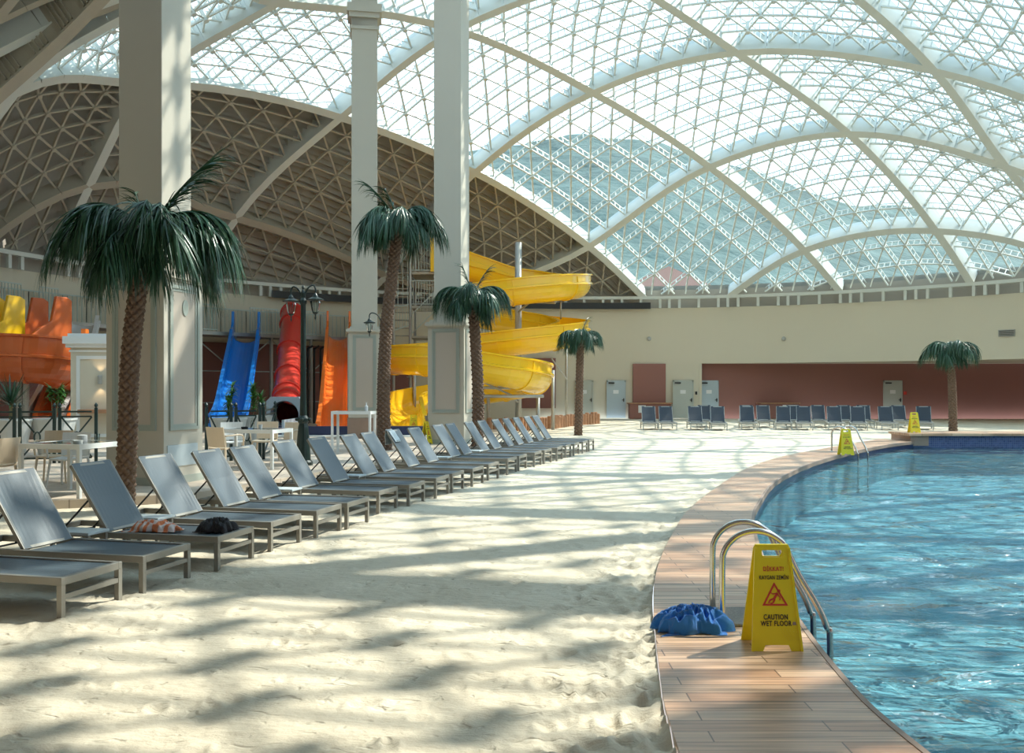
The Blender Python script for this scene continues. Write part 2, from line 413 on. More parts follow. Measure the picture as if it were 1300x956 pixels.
for k in range(-7, 8):
    for j in range(-7, 8):
        if not incell(k, j): continue
        near = k < -2 and -3 < j < 2
        glass = j >= 0 and (k >= -2 or (j >= 2 and k >= -5))
        g = lambda a, b: F(k + a / NS, j + b / NS)
        G = [[g(a, b) for b in range(NS + 1)] for a in range(NS + 1)]
        mb = MB()
        KD = 'n' if glass and k < -2 else 'g' if glass else 'o'
        if near:
            for b in (1.5, 4.5):
                for a in range(NS):
                    c = clip(g(a, b), g(a + 1, b))
                    if c:
                        p, n1 = P3(c[0]); q, n2 = P3(c[1]); mb.beam(p, q, .24, .34, n1, .35)
            for a in (2.2,):
                for b in range(NS):
                    c = clip(g(a, b), g(a, b + 1))
                    if c:
                        p, n1 = P3(c[0]); q, n2 = P3(c[1]); mb.beam(p, q, .30, 1.15, n1, .1)
                        mb.beam(p, q, .5, .07, n1, -.5)
                        for t in (.2, .35, .5, .65): 
                            m_ = p + (q - p) * t; mb.beam(m_ - n1 * .4, m_ + n1 * .6, .42, .05, (q - p))
        else:
            for a in range(NS + 1):
                for b in range(NS + 1):
                    if b < NS and 0 < a < NS: member(mb, G[a][b], G[a][b + 1], KD)
                    if a < NS and 0 < b < NS: member(mb, G[a][b], G[a + 1][b], KD)
                    if a < NS and b > 0: member(mb, G[a][b], G[a + 1][b - 1], KD)
                    if 0 < a < NS and 0 < b < NS and (G[a][b] - C2).length < RIMR:
                        p, n = P3(G[a][b])
                        mb.tube([p + n * .22, p + n * (.78 if glass else .42)], .10 if glass else .09, 6)
        if not mb.v: continue
        lat = mb.build('lattice_bay', M['steel'] if glass else M['clad_steel'], roof)
        pb = MB()
        if glass:
            for a in range(NS):
                for b in range(NS):
                    for tri in ((G[a][b], G[a + 1][b], G[a][b + 1]), (G[a + 1][b], G[a + 1][b + 1], G[a][b + 1])):
                        pl = poly_clip(list(tri))
                        if len(pl) > 2: pb.add([P3(q, .76)[0] for q in pl], [tuple(range(len(pl)))])
            if pb.v: pb.build('glazing', M['glass'], lat)
        else:
            NB = 44; NA = 6
            for a in range(NA):
                for b in range(NB):
                    qs = [g(x * NS / NA, y * NS / NB) for x, y in ((a, b), (a + 1, b), (a + 1, b + 1), (a, b + 1))]
                    if sum((q - C2).length < RIMR + .7 for q in qs) < 4: continue
                    h0 = .60 if b % 2 else .84; h1 = .60 if (b + 1) % 2 else .84
                    pb.add([P3(qs[0], h0)[0], P3(qs[1], h0)[0], P3(qs[2], h1)[0], P3(qs[3], h1)[0]], [(0, 1, 2, 3)])
            if pb.v: pb.build('corrugated_sheet', M['clad'], lat)

# rim ring, stub posts
mb = MB(); N = 180
def ring(r, th): return V((DC.x + r * math.sin(th), DC.y + r * math.cos(th)))
for i in range(N):
    a, b = ring(RIMR + .05, 2 * PI * i / N), ring(RIMR + .05, 2 * PI * (i + 1) / N)
    mb.beam((a.x, a.y, RIMZ), (b.x, b.y, RIMZ), .3, .16)
mb.build('rim_beam', M['steel'], roof)
mb = MB()
for i in range(150):
    th = 2 * PI * i / 150
    for dd in (0, .02):
        if dd and i % 3: continue
        p = ring(RIMR + .02, th + dd)
        mb.box((p.x, p.y, 6.28), (.14, .14, .5), Matrix.Rotation(-th, 3, 'Z'))
mb.build('stub_post', M['steel'], roof)['kind'] = 'stuff'
for sgn, mt, nm in ((0, M['clad'], 'louvre_band'), (1, M['dark'], 'clerestory_band')):
    mb = MB()
    for i in range(N):
        th = 360 * i / N; left = th > 180 and th < 345 or th < 8 and False
        if sgn == 0:
            a, b = ring(25.35, 2 * PI * i / N), ring(25.35, 2 * PI * (i + 1) / N)
            mb.add([(a.x, a.y, 6.0), (b.x, b.y, 6.0), (b.x, b.y, 7.3), (a.x, a.y, 7.3)], [(0, 1, 2, 3)])
        elif 318 <= th or th < 6:
            a, b = ring(24.62, 2 * PI * i / N), ring(24.62, 2 * PI * (i + 1) / N)
            mb.add([(a.x, a.y, 5.98), (b.x, b.y, 5.98), (b.x, b.y, 6.33), (a.x, a.y, 6.33)], [(0, 1, 2, 3)])
    mb.build(nm, mt, roof)

# ------------------------------------------------------------------ walls
def cyl_wall(name, th0, th1, z0, z1, m, r=25.0, t=.3, n=40):
    mb = MB(); secs = []
    for i in range(n + 1):
        th = math.radians(th0 + (th1 - th0) * i / n); a = ring(r, th); b = ring(r + t, th)
        secs.append([(a.x, a.y, z0), (b.x, b.y, z0), (b.x, b.y, z1), (a.x, a.y, z1)])
    mb.sweep(secs); return tag(mb.build(name, m), kind='structure')
cyl_wall('wall_left', -150, -22, -.3, 6.05, M['cream'])
cyl_wall('wall_right', 75, 150, -.3, 6.05, M['cream'])
cyl_wall('wall_upper_right', 12.3, 75, 3.0, 6.05, M['cream'])
cyl_wall('wall_back', -22, 12.3, -.3, 6.05, M['cream'])
mb = MB(); mb.bbox((10.2, 49.43, -.3), (10.36, 50.2, 3.0)); tag(mb.build('wall_back', M['cream']), kind='structure')
mb = MB(); mb.bbox((10.3, 50.0, -.3), (32, 50.3, 3.3)); tag(mb.build('wall_back', M['red']), kind='structure')
mb = MB(); poly = [tuple(ring(25.25, math.radians(d))) for d in range(12, 79, 3)] + [(32.3, 50.3), (10.3, 50.3)]
mb.prism(poly, .2, lambda u, v, d: (u, v, 3.0 + d)); tag(mb.build('ceiling', M['cream']), kind='structure')
mb = MB(); mb.bbox((32, 27, -.3), (32.3, 50.3, 3.2)); mb.bbox((29.0, 27, -.3), (32.3, 27.3, 3.2)); tag(mb.build('wall_far_right', M['red']), kind='structure')
# behind the camera, unseen; rear wall made dark to cut fill light
mb = MB(); mb.bbox((-20, -4.3, -.3), (30, -4, 7)); tag(mb.build('wall_rear', M['maroon']), kind='structure')
mb = MB()
for s in (-1, 1):
    pass
mb.add([(-14, 5, 7.3), (-10, 3.9, 7.3), (-4, 1.2, 7.3), (0, .0, 7.3), (5, -.4, 7.3), (12, .5, 7.3), (20, 4.5, 7.3), (30, 4.5, 7.3), (30, -4.2, 7.3), (-20, -4.2, 7.3), (-20, 5, 7.3)], [tuple(range(11))])
tag(mb.build('ceiling', M['cream']), kind='structure')

# maroon recesses, doors, details on the back wall
def trimbox(name, a, b, m, kind='structure', label=None, cat=None):
    mb = MB(); mb.bbox(a, b); o = mb.build(name, m)
    return tag(o, label, cat, kind=kind)
def wx(px, Y=50.0): return (px - 650) / FPX * Y
def wz(py, Y=50.0): return CH + (HY - py) / FPX * Y
r1 = trimbox('trim_1', (wx(803), 49.70, wz(513)), (wx(844), 49.95, wz(462)), M['red'])
r2 = trimbox('trim_2', (wx(630), 49.55, wz(518)), (wx(705), 49.95, wz(455)), M['maroon'])
# box the lower back wall flush with the upper band
def door(n, px0, px1, m, Y=49.6, leaf=True, hl=True):
    x0, x1 = wx(px0, Y), wx(px1, Y)
    e = empty('door_%d' % n, ((x0 + x1) / 2, Y, 0), kind='structure'); w_ = (x1 - x0)
    mb = MB(); mb.bbox((-w_ / 2 + .05, -.06, 0.02), (w_ / 2 - .05, -.01, 2.0)); mb.build('door_leaf', m, e)
    mb = MB()
    mb.bbox((-w_ / 2, -.08, 0), (-w_ / 2 + .06, 0, 2.08)); mb.bbox((w_ / 2 - .06, -.08, 0), (w_ / 2, 0, 2.08)); mb.bbox((-w_ / 2, -.08, 2.0), (w_ / 2, 0, 2.08))
    mb.build('door_frame', m, e)
    mb = MB(); mb.bbox((w_ / 2 - .2, -.13, .98), (w_ / 2 - .08, -.05, 1.02)); mb.bbox((w_ / 2 - .13, -.09, .9), (w_ / 2 - .08, -.05, 1.1)); mb.build('handle', M['dark'], e)
    mb = MB(); mb.bbox((-w_ / 2 + .1, -.16, 1.9), (-w_ / 2 + .42, -.06, 1.97)); mb.build('door_closer', M['dark'], e)
    mb = MB(); mb.bbox((-.16, -.075, 1.35), (.14, -.06, 1.55)); mb.build('door_notice', M['paper'], e)
door(1, 730, 753, M['door'], Y=49.9); door(2, 770, 794, M['doorb'], Y=49.9); door(3, 854, 880, M['door'], Y=49.5); door(4, 888, 912, M['doorb'], Y=50.0); door(5, 1121, 1145, M['door'], Y=50.0)
def small(name, px0, py0, px1, py1, Y, dpt, m, label, cat, group=None):
    mb = MB(); mb.bbox((wx(px0, Y), Y - dpt, wz(py1, Y)), (wx(px1, Y), Y, wz(py0, Y)))
    return tag(mb.build(name, m, bevel=.01), label, cat, group)
c_ = empty('service_counter', (wx(822), 49.2, 0), label='low terracotta service counter with wooden ledge below the blank red wall panel', cat='counter')
mb = MB(); mb.bbox((-1.12, -.3, 0), (1.1, .38, .8)); mb.build('counter_body', M['red'], c_)
mb = MB(); mb.bbox((-1.2, -.36, .8), (1.18, .38, .86)); mb.build('counter_top', M['woodlog'], c_)
mb = MB(); mb.bbox((-.66, -.33, .32), (-.26, -.295, .72)); mb.build('hatch', M['paper'], c_)
c_ = empty('service_counter', (wx(984), 49.4, 0), label='long low terracotta counter with wooden ledge under the wide red wall', cat='counter')
mb = MB(); mb.bbox((-1.0, -.3, 0), (1.0, .5, .8)); mb.build('counter_body', M['red'], c_)
mb = MB(); mb.bbox((-1.1, -.36, .8), (1.1, .5, .86)); mb.build('counter_top', M['woodlog'], c_)
mb = MB(); mb.bbox((.15, -.33, .35), (1.0, -.295, .74)); mb.build('hatch', M['paper'], c_)
for px, t in ((824, 'above the blank red panel, leftmost of three'), (995, 'above the wide red wall, middle of three'), (1074, 'above the right grey door, rightmost of three')):
    mb = MB(); Y = 49.72 if px < 830 else DC.y + math.sqrt(625 - ((px - 650) / FPX * 48 - 5) ** 2) - .02
    if px > 1000: Y = 46.9
    if px == 995: Y = 48.1
    mb.lathe([(.09, -.04), (.12, 0), (.09, .04), (.03, .06)], 12)
    o = mb.build('wall_light', M['galv'], loc=(wx(px, Y), Y, wz(430, Y))); o.rotation_euler = (PI / 2, 0, 0); tag(o, 'small round grey wall light ' + t, 'wall light', 'round lights on the cream wall')
Y = 42.3
v_ = empty('air_vent', (wx(1279, Y), Y, wz(423, Y)), -math.radians(46), 'rectangular grey louvred vent high on the cream wall beside the pool palm', 'vent')
mb = MB(); mb.bbox((-.36, -.14, -.16), (.36, -.1, .16)); mb.build('vent_frame', M['galv'], v_)
mb = MB()
for i in range(5): mb.box((0, -.15, -.11 + i * .055), (.64, .03, .02))
mb.build('louvre', M['dark'], v_)
small('wall_alarm_box', 1147, 497, 1150.5, 501, 50.0, .06, M['redtube'], 'small red alarm box on the red wall beside the right grey door', 'alarm box')
small('light_switch', 882.5, 497, 885, 501, 49.43, .05, M['dark'], 'tiny black switch box on the cream pier between two grey doors', 'switch')

# ------------------------------------------------------------------ ground: sand, deck, pool, terrace
inner = [(2.6, .5), (2.05, 2.0), (1.84, 3.2), (1.76, 4.2), (1.79, 4.95), (1.94, 6.2), (2.2, 7.8), (2.55, 9.5), (2.94, 11.1), (3.42, 12.6), (4.54, 15.6), (6.33, 19.2), (8.5, 22.7), (10.6, 25.6), (12.1, 27.25)]
outer = [(1.2, .5), (.85, 2.0), (.72, 3.2), (.74, 4.2), (.81, 4.95), (1.04, 6.67), (1.21, 7.63), (1.4, 8.5), (1.76, 9.9), (2.43, 12.2), (3.97, 16.3), (5.1, 18.9), (6.6, 21.6), (8.9, 24.9), (11.6, 28.6)]
def smooth(pts, n=6):
    P = [V(p) for p in pts]; P = [P[0] * 2 - P[1]] + P + [P[-1] * 2 - P[-2]]; out = []
    for i in range(1, len(P) - 2):
        for t in range(n): out.append(cmr(P[i - 1], P[i], P[i + 1], P[i + 2], t / n))
    out.append(P[-2]); return out
SI = smooth(inner); SO = smooth(outer)
def outx(y):
    for a, b in zip(SO, SO[1:]):
        if a.y <= y <= b.y: return a.x + (b.x - a.x) * (y - a.y) / (b.y - a.y)
    return SO[0].x if y < SO[0].y else SO[-1].x
# deck
mb = MB(); secs = []
for a, b in zip(SO, SI): secs.append([(a.x, a.y, .03), (b.x, b.y, .03), (b.x, b.y, -.02), (b.x - .02, b.y, -.45), (a.x, a.y, -.45)])
mb.sweep(secs)
tag(mb.build('pool_deck', M['deck']), kind='structure')
mb = MB(); secs = []
for b, c in zip(SI, SI[1:] + [SI[-1] * 2 - SI[-2]]):
    d = (c - b).normalized(); n = V((d.y, -d.x))
    secs.append([(b.x - .002, b.y, .034), (b.x + n.x * .03, b.y + n.y * .03, .034), (b.x + n.x * .03, b.y + n.y * .03, -.05), (b.x - .002, b.y, -.05)])
mb.sweep(secs); tag(mb.build('trim_1', M['plinth']), kind='structure')
WZ = -.16
# pool shell
poly = [(p.x, p.y) for p in SI] + [(24, 27.25), (24, .5)]
mb = MB(); n = len(poly)
mb.add([(x, y, -.95) for x, y in poly], [tuple(range(n))])
tag(mb.build('pool_floor', M['poolfloor']), kind='structure')
mb = MB()
for i in range(n):
    a = poly[i]; b = poly[(i + 1) % n]
    mb.add([(a[0], a[1], -.95), (b[0], b[1], -.95), (b[0], b[1], .0), (a[0], a[1], .0)], [(0, 1, 2, 3)])
tag(mb.build('pool_wall', M['poolfloor']), kind='structure')
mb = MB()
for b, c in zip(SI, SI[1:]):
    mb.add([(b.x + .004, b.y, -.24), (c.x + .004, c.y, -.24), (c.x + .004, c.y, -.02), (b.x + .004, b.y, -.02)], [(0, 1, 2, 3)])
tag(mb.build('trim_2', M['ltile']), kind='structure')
# water, gentle waves in the mesh
mb = MB(); ys = []; y = 2.0
while y < 27.2: ys.append(y); y += .05 + y * .006
ys.append(27.22)
def inx(y):
    for a, b in zip(SI, SI[1:]):
        if min(a.y, b.y) <= y <= max(a.y, b.y): return a.x + (b.x - a.x) * (y - a.y) / (b.y - a.y + 1e-9)
    return SI[-1].x
NX = 170; vs = []; fs = []
for y in ys:
    x0 = inx(y) + .005
    for i in range(NX + 1):
        t = i / NX; x = x0 + (24 - x0) * t ** 1.6
        h = .048 * noise.noise(V((x * .9, y * 2.6, 0))) + .020 * noise.noise(V((x * 2.1 + 5, y * 5.0, 3)))
        vs.append((x, y, WZ + h * min(1, t * 60 + .2)))
for r in range(len(ys) - 1):
    for i in range(NX):
        a = r * (NX + 1) + i; fs.append((a, a + 1, a + NX + 2, a + NX + 1))
mb.add(vs, fs); tag(mb.build('pool_water', M['water'], smooth=True), 'rippling turquoise pool water', 'water', kind='stuff')
# raised tiled platform across the pool end
pl = empty('raised_pool_edge', (0, 0, 0), kind='structure')
mb = MB(); mb.bbox((12.0, 27.2, -.35), (24, 27.26, .2)); mb.build('tiled_face', M['tile'], pl)
mb = MB(); mb.bbox((11.95, 27.17, -.1), (12.5, 28.55, .2)); mb.bbox((12.5, 27.27, -.1), (24, 28.55, .2)); mb.build('platform_body', M['plinth'], pl)
mb = MB(); mb.bbox((11.88, 27.1, .2), (24, 28.6, .27)); mb.build('platform_top', M['deck'], pl)
mb = MB(); mb.bbox((23.5, 2, -.3), (31, 28.6, .0)); tag(mb.build('floor', M['deck']), kind='structure')

# sand
def sandz(x, y):
    h = .014 * noise.fractal(V((x * .5, y * .5, 0)), 1.0, 2.0, 3) + .007 * noise.fractal(V((x * 2.2, y * 2.2, 7)), 1.0, 2.0, 4)
    # scattered foot prints
    c = noise.cell_vector(V((math.floor(x * 2.2), math.floor(y * 2.6), 1)))
    cl = noise.noise(V((x * 9, y * 9, 5))) * noise.noise(V((x * 1.1, y * 1.1, 9)))
    h += .02 * max(0, cl - .06)
    d_ = abs(x - (-3.2 + (y - 6.3) * .30)) if y < 25 else 9
    if d_ < .8: h += (.8 - d_) * .035 * max(0, noise.fractal(V((x * 4, y * 4, 2)), 1, 2, 3) + .1)
    return h - .02
foot = {}
random.seed(3)
for _ in range(2600):
    y = 3.0 + 30 * random.random() ** 1.7; x = random.uniform(-6, 8)
    near_edge = random.random()
    if near_edge < .35: x = outx(y) - abs(random.gauss(.1, .35))
    foot.setdefault((math.floor(x), math.floor(y)), []).append((x, y, random.uniform(0, PI), random.uniform(.025, .07), random.uniform(.006, .022)))
def fpz(x, y):
    s = 0
    for i in (-1, 0, 1):
        for j in (-1, 0, 1):
            for (a, b, r, sz, dp) in foot.get((math.floor(x) + i, math.floor(y) + j), ()):
                dx = x - a; dy = y - b; u = dx * math.cos(r) + dy * math.sin(r); v = -dx * math.sin(r) + dy * math.cos(r)
                q = math.sqrt((u / (sz * 1.5)) ** 2 + (v / sz) ** 2)
                if q < 1.8: s += dp * (-(1 - q * q) if q < 1 else .5 * math.sin((q - 1) / .8 * PI))
    return s
mb = MB(); ys = []; y = .6
while y < 28.6: ys.append(y); y += .022 + .0035 * y
ys.append(28.6); NXS = 330; vs = []; fs = []
for y in ys:
    x1 = outx(y) - .004; xl = max(min(-1.5, -y * .62 - 1.2), 5 - math.sqrt(615 - (y - 25) ** 2))
    for i in range(NXS + 1):
        x = xl + (x1 - xl) * i / NXS
        z = sandz(x, y) + (fpz(x, y) if y < 26 and x > -8 else 0)
        e = x1 - x
        if e < .1: z = z + .02 * (1 - e / .1)
        vs.append((x, y, min(z, .05)))
for r in range(len(ys) - 1):
    for i in range(NXS):
        a = r * (NXS + 1) + i; fs.append((a, a + 1, a + NXS + 2, a + NXS + 1))
mb.add(vs, fs)
vs = []; fs = []; nx, ny = 150, 90
for r in range(ny + 1):
    y = 28.6 + (49.55 - 28.6) * r / ny
    for i in range(nx + 1):
        xa = 5 - math.sqrt(max(615 - (y - 25) ** 2, 0)) if y < 48 else -1.5; xb = 31.5 if y > 44 else 29.5
        x = xa + (xb - xa) * i / nx
        vs.append((x, y, sandz(x, y)))
for r in range(ny):
    for i in range(nx):
        a = r * (nx + 1) + i; fs.append((a, a + 1, a + nx + 2, a + nx + 1))
mb.add(vs, fs)
tag(mb.build('sand', M['sand'], smooth=True), 'pale rippled beach sand with scattered footprints', 'sand', kind='stuff')
mb = MB(); mb.bbox((-22, -4, -.4), (.7, 2.2, -.06)); mb.bbox((-22, 2.2, -.5), (-1, 50, -.3)); tag(mb.build('floor', M['pave']), kind='structure')

# terrace
TE = smooth([(-22, 9.5), (-12, 10.2), (-7.5, 11.6), (-5.6, 12.5), (-4.6, 13.2), (-3.95, 15.0), (-3.1, 17.6), (-2.2, 20.6), (-1.2, 23.2), (-.75, 24.6), (-.6, 26.5), (-.5, 30), (-.5, 34)], 5)
poly = [(p.x, p.y) for p in TE] + [(-22, 34)]
mb = MB(); mb.prism(poly, .42, lambda u, v, d: (u, v, -.32 + d)); tag(mb.build('floor', M['pave']), kind='structure')
TZ = .10

# ------------------------------------------------------------------ columns
def frame_moulding(mb, x0, x1, z0, z1, t, d, fn):
    for a, b, c, e in ((x0, x1, z1 - t, z1), (x0, x1, z0, z0 + t), (x0, x0 + t, z0 + t, z1 - t), (x1 - t, x1, z0 + t, z1 - t)):
        mb.prism([(a, c), (b, c), (b, e), (a, e)], d, fn)
def column(x, y, rz, label, sh=.78, pd=1.04, top=None, capital=None, plinth=False, notice=False):
    e = empty('column', (x, y, TZ), rz, label, 'column', 'tall square beige columns')
    if top is None: top = P3(V((x, y)))[0].z - .2
    H = top - TZ
    mb = MB(); mb.bbox((-sh / 2, -sh / 2, 3.2), (sh / 2, sh / 2, H)); mb.build('shaft', M['column'], e, bevel=.012)
    mb = MB(); p = pd / 2; zb = .62 if plinth else .0
    mb.bbox((-p, -p, zb), (p, p, 3.2)); mb.build('pedestal', M['column'], e, bevel=.01)
    mb = MB()
    for k, (o_, z0, z1) in enumerate(((.03, 3.2, 3.24), (.07, 3.24, 3.30), (.04, 3.30, 3.34), (-.04, 3.34, 3.40))): mb.bbox((-p - o_, -p - o_, z0), (p + o_, p + o_, z1))
    mb.build('cornice', M['column'], e)
    mb = MB(); mb.bbox((-p - .015, -p - .015, 0), (p + .015, p + .015, .12)) if not plinth else mb.bbox((-p - .03, -p - .03, 0), (p + .03, p + .03, .62))
    mb.build('plinth', M['plinth'] if plinth else M['moulding'], e)
    for s in range(4):
        R = Matrix.Rotation(s * PI / 2, 3, 'Z')
        fn = lambda u, v, d, R=R: R @ V((u, -p - d, v))
        a = p - .13; mb = MB()
        frame_moulding(mb, -a, a, .85, 3.14, .05, .03, fn); frame_moulding(mb, -a + .05, a - .05, .90, 3.09, .045, .015, fn)
        fr = mb.build('panel_moulding', M['moulding'], e)
        mb = MB(); mb.prism([(-a + .095, .945), (a - .095, .945), (a - .095, 3.045), (-a + .095, 3.045)], .006, fn); mb.build('panel_infill', M['panelpaint'], fr)
    if capital:
        mb = MB()
        for o_, z0, z1 in ((.04, capital, capital + .1), (.0, capital + .1, capital + .35), (.07, capital + .35, capital + .5), (.13, capital + .5, capital + .75)):
            mb.bbox((-sh / 2 - o_, -sh / 2 - o_, z0), (sh / 2 + o_, sh / 2 + o_, z1))
        mb.build('capital', M['column'], e)
    if notice:
        mb = MB(); mb.prism([(.02 + .075 * math.cos(a), 2.8 + .13 * math.sin(a)) for a in [i * PI / 10 for i in range(20)]], .02, lambda u, v, d: (p + d, u, v))
        mb.build('wall_plaque', M['moulding'], e)
        mb = MB(); mb.bbox((p, -.44, .28), (p + .015, .36, .62)); mb.build('access_panel', M['sidet'], e)
    return e
RZ = -math.radians(14.3)
column(-5.76, 14.64, RZ, 'nearest thick beige column behind the shaggy front palm', notice=True)
column(-1.68, 25.24, RZ, 'beige column beside the yellow slide, its right side sunlit')
column(-4.55, 27.95, math.radians(-9 + 18), 'slim beige column with capital and brown base, right of the orange slide', pd=.96, plinth=True, capital=12.45, sh=.78)
# further columns out on the left
# ------------------------------------------------------------------ sun loungers
def make_lounger(sling, frame, name='sun_lounger'):
    e = empty(name, (0, 0, 0)); L, W, Z = 1.92, .64, .285; t = .04
    # origin: foot-end near corner at (0,0); length runs to -x, width to +y
    mb = MB()
    mb.bbox((-L, 0, Z - .055), (0, t, Z)); mb.bbox((-L, W - t, Z - .055), (0, W, Z))
    mb.bbox((-t, t, Z - .055), (0, W - t, Z)); mb.bbox((-L, t, Z - .055), (-L + t, W - t, Z)); mb.bbox((-1.18, t, Z - .07), (-1.15, W - t, Z - .035))
    mb.build('frame', frame, e, bevel=.004)
    for x in (-t, -L + .25):
        for y in (0, W - t):
            mb = MB(); mb.bbox((x, y, -.03), (x + t, y + t, Z - .055)); mb.build('leg', frame, e)
    for x in (-t * .85, -L + .25):
        mb = MB(); mb.bbox((x, t, .13), (x + .03, W - t, .165)); mb.build('stretcher', frame, e)
    mb = MB(); n = 10; top = []; 
    secs = []
    for i in range(n + 1):
        y = t + .002 + (W - 2 * t - .004) * i / n; sag = -.018 * (1 - (2 * i / n - 1) ** 2)
        secs.append([(-t, y, Z - .012 + sag * .3), (-.6, y, Z - .012 + sag), (-1.15, y, Z - .012 + sag * .5), (-1.15, y, Z - .02 + sag * .5), (-.6, y, Z - .02 + sag), (-t, y, Z - .02 + sag * .3)])
    mb.sweep(secs); mb.build('seat_sling', sling, e, smooth=False)
    ang = math.radians(57); bl = .72; hx, hz = -1.16, Z - .005
    def bp(u, y, off=0): return V((hx - math.cos(ang) * u + math.sin(ang) * off * -1, y, hz + math.sin(ang) * u - math.cos(ang) * off))
    br = MB(); up = V((math.sin(ang), 0, math.cos(ang)))
    for y in (t + .012, W - t - .012): br.beam(bp(0, y), bp(bl, y), .024, .03, up)
    br.beam(bp(bl - .01, t), bp(bl - .01, W - t), .024, .024, up); br.beam(bp(.01, t), bp(.01, W - t), .024, .024, up)
    bf = br.build('backrest_frame', frame, e)
    mb = MB(); secs = []
    for i in range(n + 1):
        y = t + .012 + (W - 2 * t - .024) * i / n; s_ = .02 * (1 - (2 * i / n - 1) ** 2)
        secs.append([bp(.0, y, -.016 + s_ * .4), bp(bl / 2, y, -.016 + s_), bp(bl + .012, y, -.016 + s_ * .3), bp(bl + .012, y, -.009 + s_ * .3), bp(bl / 2, y, -.009 + s_), bp(.0, y, -.009 + s_ * .4)])
    mb.sweep(secs); mb.build('backrest_sling', sling, e)
    mb = MB()
    for y in (t + .03, W - t - .03):
        mb.tube([bp(.36, y, .02), (-1.72, y, Z - .06)], .009, 6)
    mb.tube([(-1.72, t, Z - .06), (-1.72, W - t, Z - .06)], .009, 6); mb.build('support_bar', M['dark'], e)
    return e
FT = [(-3.134, 6.30), (-2.90, 7.12), (-2.62, 8.07), (-2.38, 8.95), (-2.11, 9.78), (-1.90, 10.46), (-1.71, 11.65), (-1.41, 12.43), (-1.12, 13.38), (-.925, 14.08), (-.65, 14.96),
      (-.41, 15.86), (-.08, 17.12), (.14, 17.82), (.47, 18.78), (.70, 19.50), (1.02, 20.38), (1.26, 21.10), (1.50, 21.82), (1.78, 22.70), (2.0, 23.42)]
LB = ['nearest grey sun lounger, only its foot end in view at the left edge',
      'bare grey sun lounger just in front of the one holding the orange towel',
      'sun lounger with the orange towel and black cloth lying on it',
      'sun lounger with its back in front of the near palm trunk and thick column',
      'fifth sun lounger from the camera, first one beyond the near thick column',
      'sixth sun lounger from the camera, beside the cream chair and white table legs',
      'seventh sun lounger from the camera, its back left of the double lamp post foot',
      'sun lounger with its back just right of the double lamp post foot',
      'ninth sun lounger from the camera, its back under the empty white bar table',
      'tenth sun lounger from the camera, its back left of the tall leaning palm trunk',
      'sun lounger with a white and blue towel hung over its back',
      'sun lounger with its back in front of the far yellow caution sign',
      'sun lounger with its back just right of the side-on yellow caution sign',
      'fourteenth sun lounger from the camera, its back against the middle column base',
      'sun lounger with its back right of the middle column, before the third palm trunk',
      'sixteenth sun lounger from the camera, its back right of the third palm trunk',
      'seventeenth sun lounger from the camera, fifth from the far end of the row',
      'fourth sun lounger from the far end of the beach row',
      'third sun lounger from the far end of the beach row',
      'second to last sun lounger at the far end of the beach row',
      'last and farthest sun lounger of the beach row, before the log fence']
A14 = -math.radians(14)
proto = make_lounger(M['sling'], M['lframe'])
random.seed(11)
LOC = []
for i, ((x, y), lb) in enumerate(zip(FT, LB)):
    o = proto if i == 0 else copy_tree(proto)
    r = A14 + math.radians(random.uniform(-1.2, 1.2)) - (math.radians(1.5) if i > 10 else 0)
    o.location = (x - .0, y, 0.0); o.rotation_euler = (0, 0, r)
    tag(o, lb, 'sun lounger', 'sun loungers in the long beach row'); LOC.append((x, y, r))
def lpt(i, u, v, z):
    x, y, r = LOC[i]; return (x + u * math.cos(r) - v * math.sin(r), y + u * math.sin(r) + v * math.cos(r), z)
# far row facing the camera
proto2 = make_lounger(M['slingdark'], M['galv'])
fr_px = [(88, 0), (166, 0), (293, 0), (382, 0), (513, 0), (661, 0), (751, 0), (889, 0), (985, 0), (1118, 0), (1268, 0),
         (318, 1), (500, 1), (587, 1), (705, 1), (825, 1), (938, 1), (1018, 1), (1174, 1)]
order = {}
fl = ['dark lounger by the blue-grey door, leftmost of the far row', 'second dark lounger from the left in the far row', 'dark far lounger between the two middle grey doors, front one of a pair',
      'dark far lounger right below the blue-grey door at the red wall edge', 'dark far lounger left of the low counter, standing in front', 'dark far lounger in front of the white counter hatch',
      'dark far lounger right of the white counter hatch', 'dark far lounger just left above the pool ladder', 'dark far lounger directly above the pool ladder', 'dark far lounger below the right grey door, front one',
      'dark far lounger directly behind the platform caution sign, rightmost of the far row', 'dark far lounger behind its pair between the two middle grey doors', 'dark far lounger behind, left of the low counter',
      'dark far lounger set back at the left end of the low counter', 'dark far lounger set back behind the counter hatch lounger', 'dark far lounger set back alone between hatch and pool ladder',
      'dark far lounger set back above the pool ladder, left one', 'dark far lounger set back above the pool ladder, right one', 'dark far lounger set back left of the platform caution sign']
random.seed(5)
for i, ((cx, back), lb) in enumerate(zip(fr_px, fl)):
    o = proto2 if i == 0 else copy_tree(proto2)
    px = 800 + cx * .2923; Y = 35.6 + random.uniform(-.2, .2) + (2.35 if back else 0)
    X = (px - 650) / FPX * (Y + 1.3); a_ = .85 * math.atan(X / Y); X -= 1.3 * math.sin(a_)
    rr = -PI / 2 - a_ + math.radians(random.uniform(-2, 5))
    o.rotation_euler = (0, 0, rr)
    # width runs along +x after the turn
    o.location = (X - .32 * math.cos(rr + PI / 2), Y - .32 * math.sin(rr + PI / 2), 0)
    tag(o, lb, 'sun lounger', 'dark loungers along the far side')
